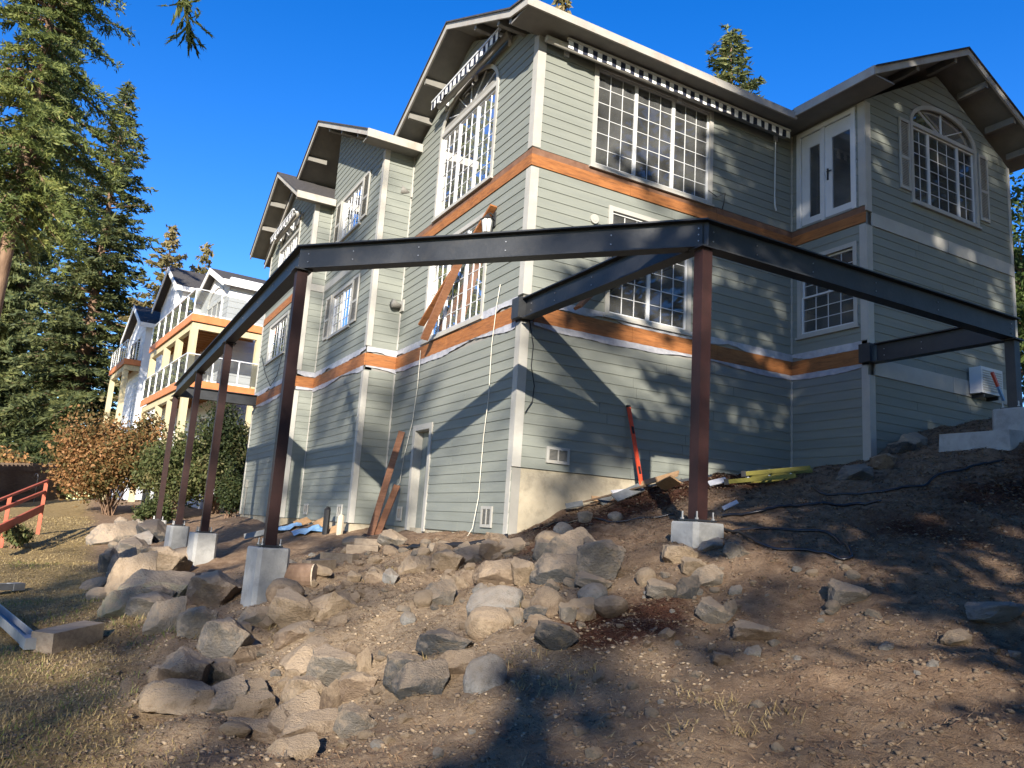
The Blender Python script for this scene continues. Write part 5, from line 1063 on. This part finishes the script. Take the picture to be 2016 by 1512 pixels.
# gravel, needles and dry grass: countless
def in_view(x, y, z, m=80):
    d = np.stack([x,y,z],-1) - np.array(CAM_C); c = d@np.array(CAM_R).T; u = 1008+CAM_F*c[:,0]/c[:,2]; v_ = 756+CAM_F*c[:,1]/c[:,2]
    return (c[:,2] > .5) & (u > -m) & (u < 2016+m) & (v_ < 1512+m), c[:,2]
def outside_house(x, y): return ~(((x > -.05) & (y > -.05)) | ((x > X1-.05) & (y > -D1-.05)) | ((x > -DA-.05) & (y > Y1)) | ((x > -DB-.05) & (y > Y2)))
def scatter_pts(n, x0, x1, y0, y1, seed):
    g = np.random.default_rng(seed); x = g.uniform(x0,x1,n); y = g.uniform(y0,y1,n); z = Gn(x,y); ok, dp = in_view(x,y,z); ok &= outside_house(x,y)
    keep = ok & (g.random(n) < np.clip(9/np.maximum(dp,1), .12, 1)**1.3); return x[keep], y[keep], z[keep], dp[keep], g
def gravel(name, label, n, box, smin, smax, mats, seed, mask=None):
    x, y, z, dp, g = scatter_pts(n, *box, seed)
    if mask is not None: k = mask(x,y,g); x, y, z, dp = x[k], y[k], z[k], dp[k]
    N = len(x); t = np.array([[1,0,-.5],[-.5,.87,-.5],[-.5,-.87,-.5],[.6,.5,.45],[-.75,.1,.5],[.2,-.7,.5]]); f = np.array([[0,2,1],[3,4,5],[0,1,3],[1,4,3],[1,2,4],[2,5,4],[2,0,5],[0,3,5]])
    s = smin + (smax-smin)*g.random(N)**5; a = g.uniform(0,6.283,N); v = t[None]*(1+g.normal(0,.22,(N,6,3))); v[:,:,2] *= .62
    ca, sa = np.cos(a)[:,None], np.sin(a)[:,None]; vx = v[:,:,0]*ca - v[:,:,1]*sa; vy = v[:,:,0]*sa + v[:,:,1]*ca
    V_ = np.stack([x[:,None]+vx*s[:,None], y[:,None]+vy*s[:,None], z[:,None]+(v[:,:,2]+.15)*s[:,None]],-1).reshape(-1,3); F_ = (f[None]+6*np.arange(N)[:,None,None]).reshape(-1,3)
    o = np_mesh(name, V_, F_, mats); return tag(o, label, 'gravel', kind='stuff')
def isl_mat(name, cols, rough=.9):
    m = leaf_mat(name, cols, trans=0.0, rough=rough); return m
M['grav'] = isl_mat('mixed_gravel', [(.075,.055,.038),(.12,.088,.06),(.17,.125,.085),(.25,.20,.15)]); M['chips'] = isl_mat('bark_chips', [(.025,.012,.008),(.06,.03,.02),(.12,.06,.035),(.22,.14,.09)])
gravel('gravel', 'loose gravel and dirt clods covering the slope', 95000, (-6.5,9.5,-10,3), .005, .030, M['grav'], 5)
gravel('gravel', 'pale gravel of the sunny rock bank', 9000, (-6,-1.5,-7,2), .005, .030, isl_mat('pale_gravel', [(.16,.115,.075),(.22,.165,.11),(.28,.215,.145),(.36,.29,.21)]), 6)
def blades(name, label, n, box, lmin, lmax, mtl, seed, flat, wd=.004, mask=None, cat='needles'):
    x, y, z, dp, g = scatter_pts(n, *box, seed)
    if mask is not None: k = mask(x,y,g); x, y, z, dp = x[k], y[k], z[k], dp[k]
    N = len(x); a = g.uniform(0,6.283,N); el = g.normal(.08,.12,N) if flat else g.uniform(.05,1.1,N); L_ = g.uniform(lmin,lmax,N); d = np.stack([np.cos(a)*np.cos(el),np.sin(a)*np.cos(el),np.sin(el)],-1)
    w = np.clip(wd*dp/7, wd, wd*3.5); s = np.stack([-np.sin(a),np.cos(a),np.zeros(N)],-1)*w[:,None]; p = np.stack([x,y,z+.006],-1); q = p+d*L_[:,None]; mid = p+d*(L_*.55)[:,None]+np.array([0,0,1.])*(L_*.06)[:,None]
    v = np.stack([p-s,p+s,mid+s*.8,q,mid-s*.8],1).reshape(-1,3); b = 5*np.arange(N)[:,None]; f = np.concatenate([b+[0,1,2],b+[0,2,4],b+[4,2,3]],0)
    return tag(np_mesh(name, v, f, mtl), label, cat, kind='stuff')
M['needle'] = isl_mat('dead_needles', [(.06,.03,.018),(.14,.08,.045),(.26,.17,.09),(.40,.30,.17)]); M['drygrass'] = leaf_mat('dry_grass', [(.17,.14,.055),(.31,.23,.10),(.44,.33,.16),(.55,.44,.23)], .3)
blades('pine_needles', 'fallen pine needles and twigs on the slope', 90000, (-6.5,9,-10,2), .03, .12, M['needle'], 8, True, .003)
def mul_mask(x, y, g):
    b = lambda cx,cy,rx,ry: np.exp(-(((x-cx)/rx)**2+((y-cy)/ry)**2)); return g.random(len(x)) < np.clip(1.3*b(2.4,-1.6,2.4,1.2)+1.2*b(-1.9,-5.6,.6,.4)+.7*b(4.5,-6.2,3.2,1.4)+.5*b(1.5,-8.2,1.5,.6),0,1)
blades('bark_mulch', 'reddish brown bark mulch in patches on the slope', 160000, (-3.5,9,-9.5,0), .02, .07, M['chips'], 9, True, .006, mul_mask, 'mulch')
blades('dry_grass', 'short dry yellow grass of the lawn at the left', 190000, (-13,-5.0,-8,22), .015, .05, M['drygrass'], 10, False, .0035, lambda x,y,g: g.random(len(x)) < np.clip((-5.3-x)*2.2,0,1), 'grass')
blades('dry_grass', 'tufts of dry grass scattered over the bank', 22000, (-6.5,-2.2,-8,1), .03, .11, M['drygrass'], 13, False, .003, lambda x,y,g: fbm(x*1.7,y*1.7,77,3) > .36, 'grass')
blades('green_grass', 'thin green grass patches at the edge of the lawn', 16000, (-9,-4.6,-7,9), .03, .09, leaf_mat('green_grass', [(.10,.13,.025),(.17,.20,.045),(.26,.28,.08)], .3), 14, False, .003, lambda x,y,g: fbm(x*.9,y*.9,55,2) > .2, 'grass')
# ------------------------------------------------------------------ shrubs
def shrub(px, py, depth, w, h, cols, label, seed, n=9000, leaf=.07, name='shrub', zbase=None):
    b = CAM_C + ray(px, py)*(depth/ray(px,py).dot(V(CAM_R[2]))); z = G(b.x,b.y); g = np.random.default_rng(seed); o = empty(name, (b.x,b.y,z), label, 'shrub', 'shrubs by the piers')
    st = MB(); C_ = []; nb_ = 26
    for k in range(nb_):
        a = g.uniform(0,6.283); e = g.uniform(.35,1.45); L_ = 1.0; t = V((b.x+math.cos(a)*math.cos(e)*w/2*g.uniform(.5,1), b.y+math.sin(a)*math.cos(e)*w/2*g.uniform(.5,1), z+h*(.25+.75*math.sin(e))*g.uniform(.6,1)))
        m_ = V((b.x,b.y,z)).lerp(t,.5)+V((0,0,h*.08)); st.tube([(b.x+g.normal(0,.08),b.y+g.normal(0,.08),z-.1), m_, t], [.03,.018,.005], 5, caps=False)
        for q in range(4):
            c = m_.lerp(t, g.uniform(.1,1.05)); C_.append((c.x,c.y,c.z,g.uniform(.14,.30)*min(w,h)))
    st.build('stems', M['bark'], o, smooth=True); C_ = np.array(C_); i = g.integers(0,len(C_),n); d0 = norm(g.normal(size=(n,3)))*(g.random(n)**.5)[:,None]
    c = C_[i,:3]+d0*C_[i,3:4]; c[:,2] = np.maximum(c[:,2], z+.05); d = norm(g.normal(size=(n,3))); v, f = tufts(c, d, leaf*g.uniform(.6,1.2,n), leaf*.55*g.uniform(.6,1.2,n), g)
    np_mesh('foliage', v, f, cols, o, origin=(b.x,b.y,z)); return o
M['smoke'] = leaf_mat('orange_smoke_bush', [(.05,.06,.02),(.12,.10,.035),(.32,.165,.065),(.50,.26,.115)]); M['dkleaf'] = leaf_mat('dark_shrub_leaf', [(.012,.018,.008),(.025,.04,.014),(.06,.075,.025),(.10,.07,.03)])
M['olive'] = leaf_mat('olive_shrub_leaf', [(.03,.045,.014),(.07,.09,.03),(.13,.13,.05),(.22,.16,.07)])
shrub(215, 985, 31, 5.2, 4.3, M['smoke'], 'orange brown smoke bush left of the posts', 1, 22000, .085)
shrub(335, 1000, 29.5, 3.4, 3.3, M['olive'], 'olive green shrub behind the farthest posts', 2, 20000, .08)
shrub(300, 1035, 26, 1.6, 1.0, M['olive'], 'low leafy shrub at the end of the rock bank', 3, 5000, .06)
shrub(425, 985, 31, 3.0, 4.2, M['dkleaf'], 'dark tall shrub between the last two posts', 4, 17000, .08)
shrub(450, 1012, 27.5, 1.5, 1.7, M['dkleaf'], 'dark round shrub at the far corner of the house', 5, 9000, .06)
shrub(40, 1030, 20, .9, .6, M['olive'], 'tiny green shrub in front of the red railing', 6, 2500, .05)
shrub(95, 905, 42, 5, 3, M['dkleaf'], 'dark brush behind the picket fence', 7, 12000, .12)
shrub(10, 930, 38, 4, 2.6, M['smoke'], 'brownish brush at the far left edge', 8, 9000, .11)
shrub(1768, 885, 17.5, .7, .45, M['dkleaf'], 'small dark green shrub at the wing corner', 9, 2500, .04)
shrub(1800, 872, 17.8, .7, .4, M['olive'], 'small green shrub among the rocks by the wing', 10, 2200, .04)
# leafy trees beyond the wing at the right edge
def leafy(x, y, H, w, label, seed):
    z = G(x,y); g = np.random.default_rng(seed); o = empty('leafy_tree', (x,y,z), label, 'tree', 'trees behind the house'); tk = MB(); tk.tube([(x,y,z-.5),(x+.1,y,z+H*.4),(x,y+.1,z+H*.8)],[.22,.15,.05],8); C_ = []
    for k in range(40):
        a = g.uniform(0,6.283); t0 = g.uniform(.2,.8); e = V((x+math.cos(a)*w/2*g.uniform(.4,1), y+math.sin(a)*w/2*g.uniform(.4,1), z+H*min(1,t0+g.uniform(.1,.3)))); s = V((x,y,z+H*t0)); tk.tube([s, s.lerp(e,.5)+V((0,0,.2)), e],[.06,.03,.01],5,caps=False); C_ += [(*s.lerp(e,q),g.uniform(.5,1.0)) for q in (.5,.8,1)]
    tk.build('trunk', M['bark'], o, smooth=True); C_ = np.array(C_); n = 26000; i = g.integers(0,len(C_),n); c = C_[i,:3]+norm(g.normal(size=(n,3)))*(g.random(n)**.4*C_[i,3])[:,None]
    v, f = tufts(c, norm(g.normal(size=(n,3))), .10*g.uniform(.6,1.2,n), .06*g.uniform(.6,1.2,n), g); np_mesh('crown', v, f, M['leaf'], o, origin=(x,y,z))
p = at_depth(2030, 700, 27); leafy(p.x, p.y, 9.0, 6, 'green leafy tree beyond the right end of the wing', 3)
p = at_depth(2120, 700, 34); leafy(p.x, p.y, 9, 7, 'taller leafy tree behind the first one at the right edge', 4)
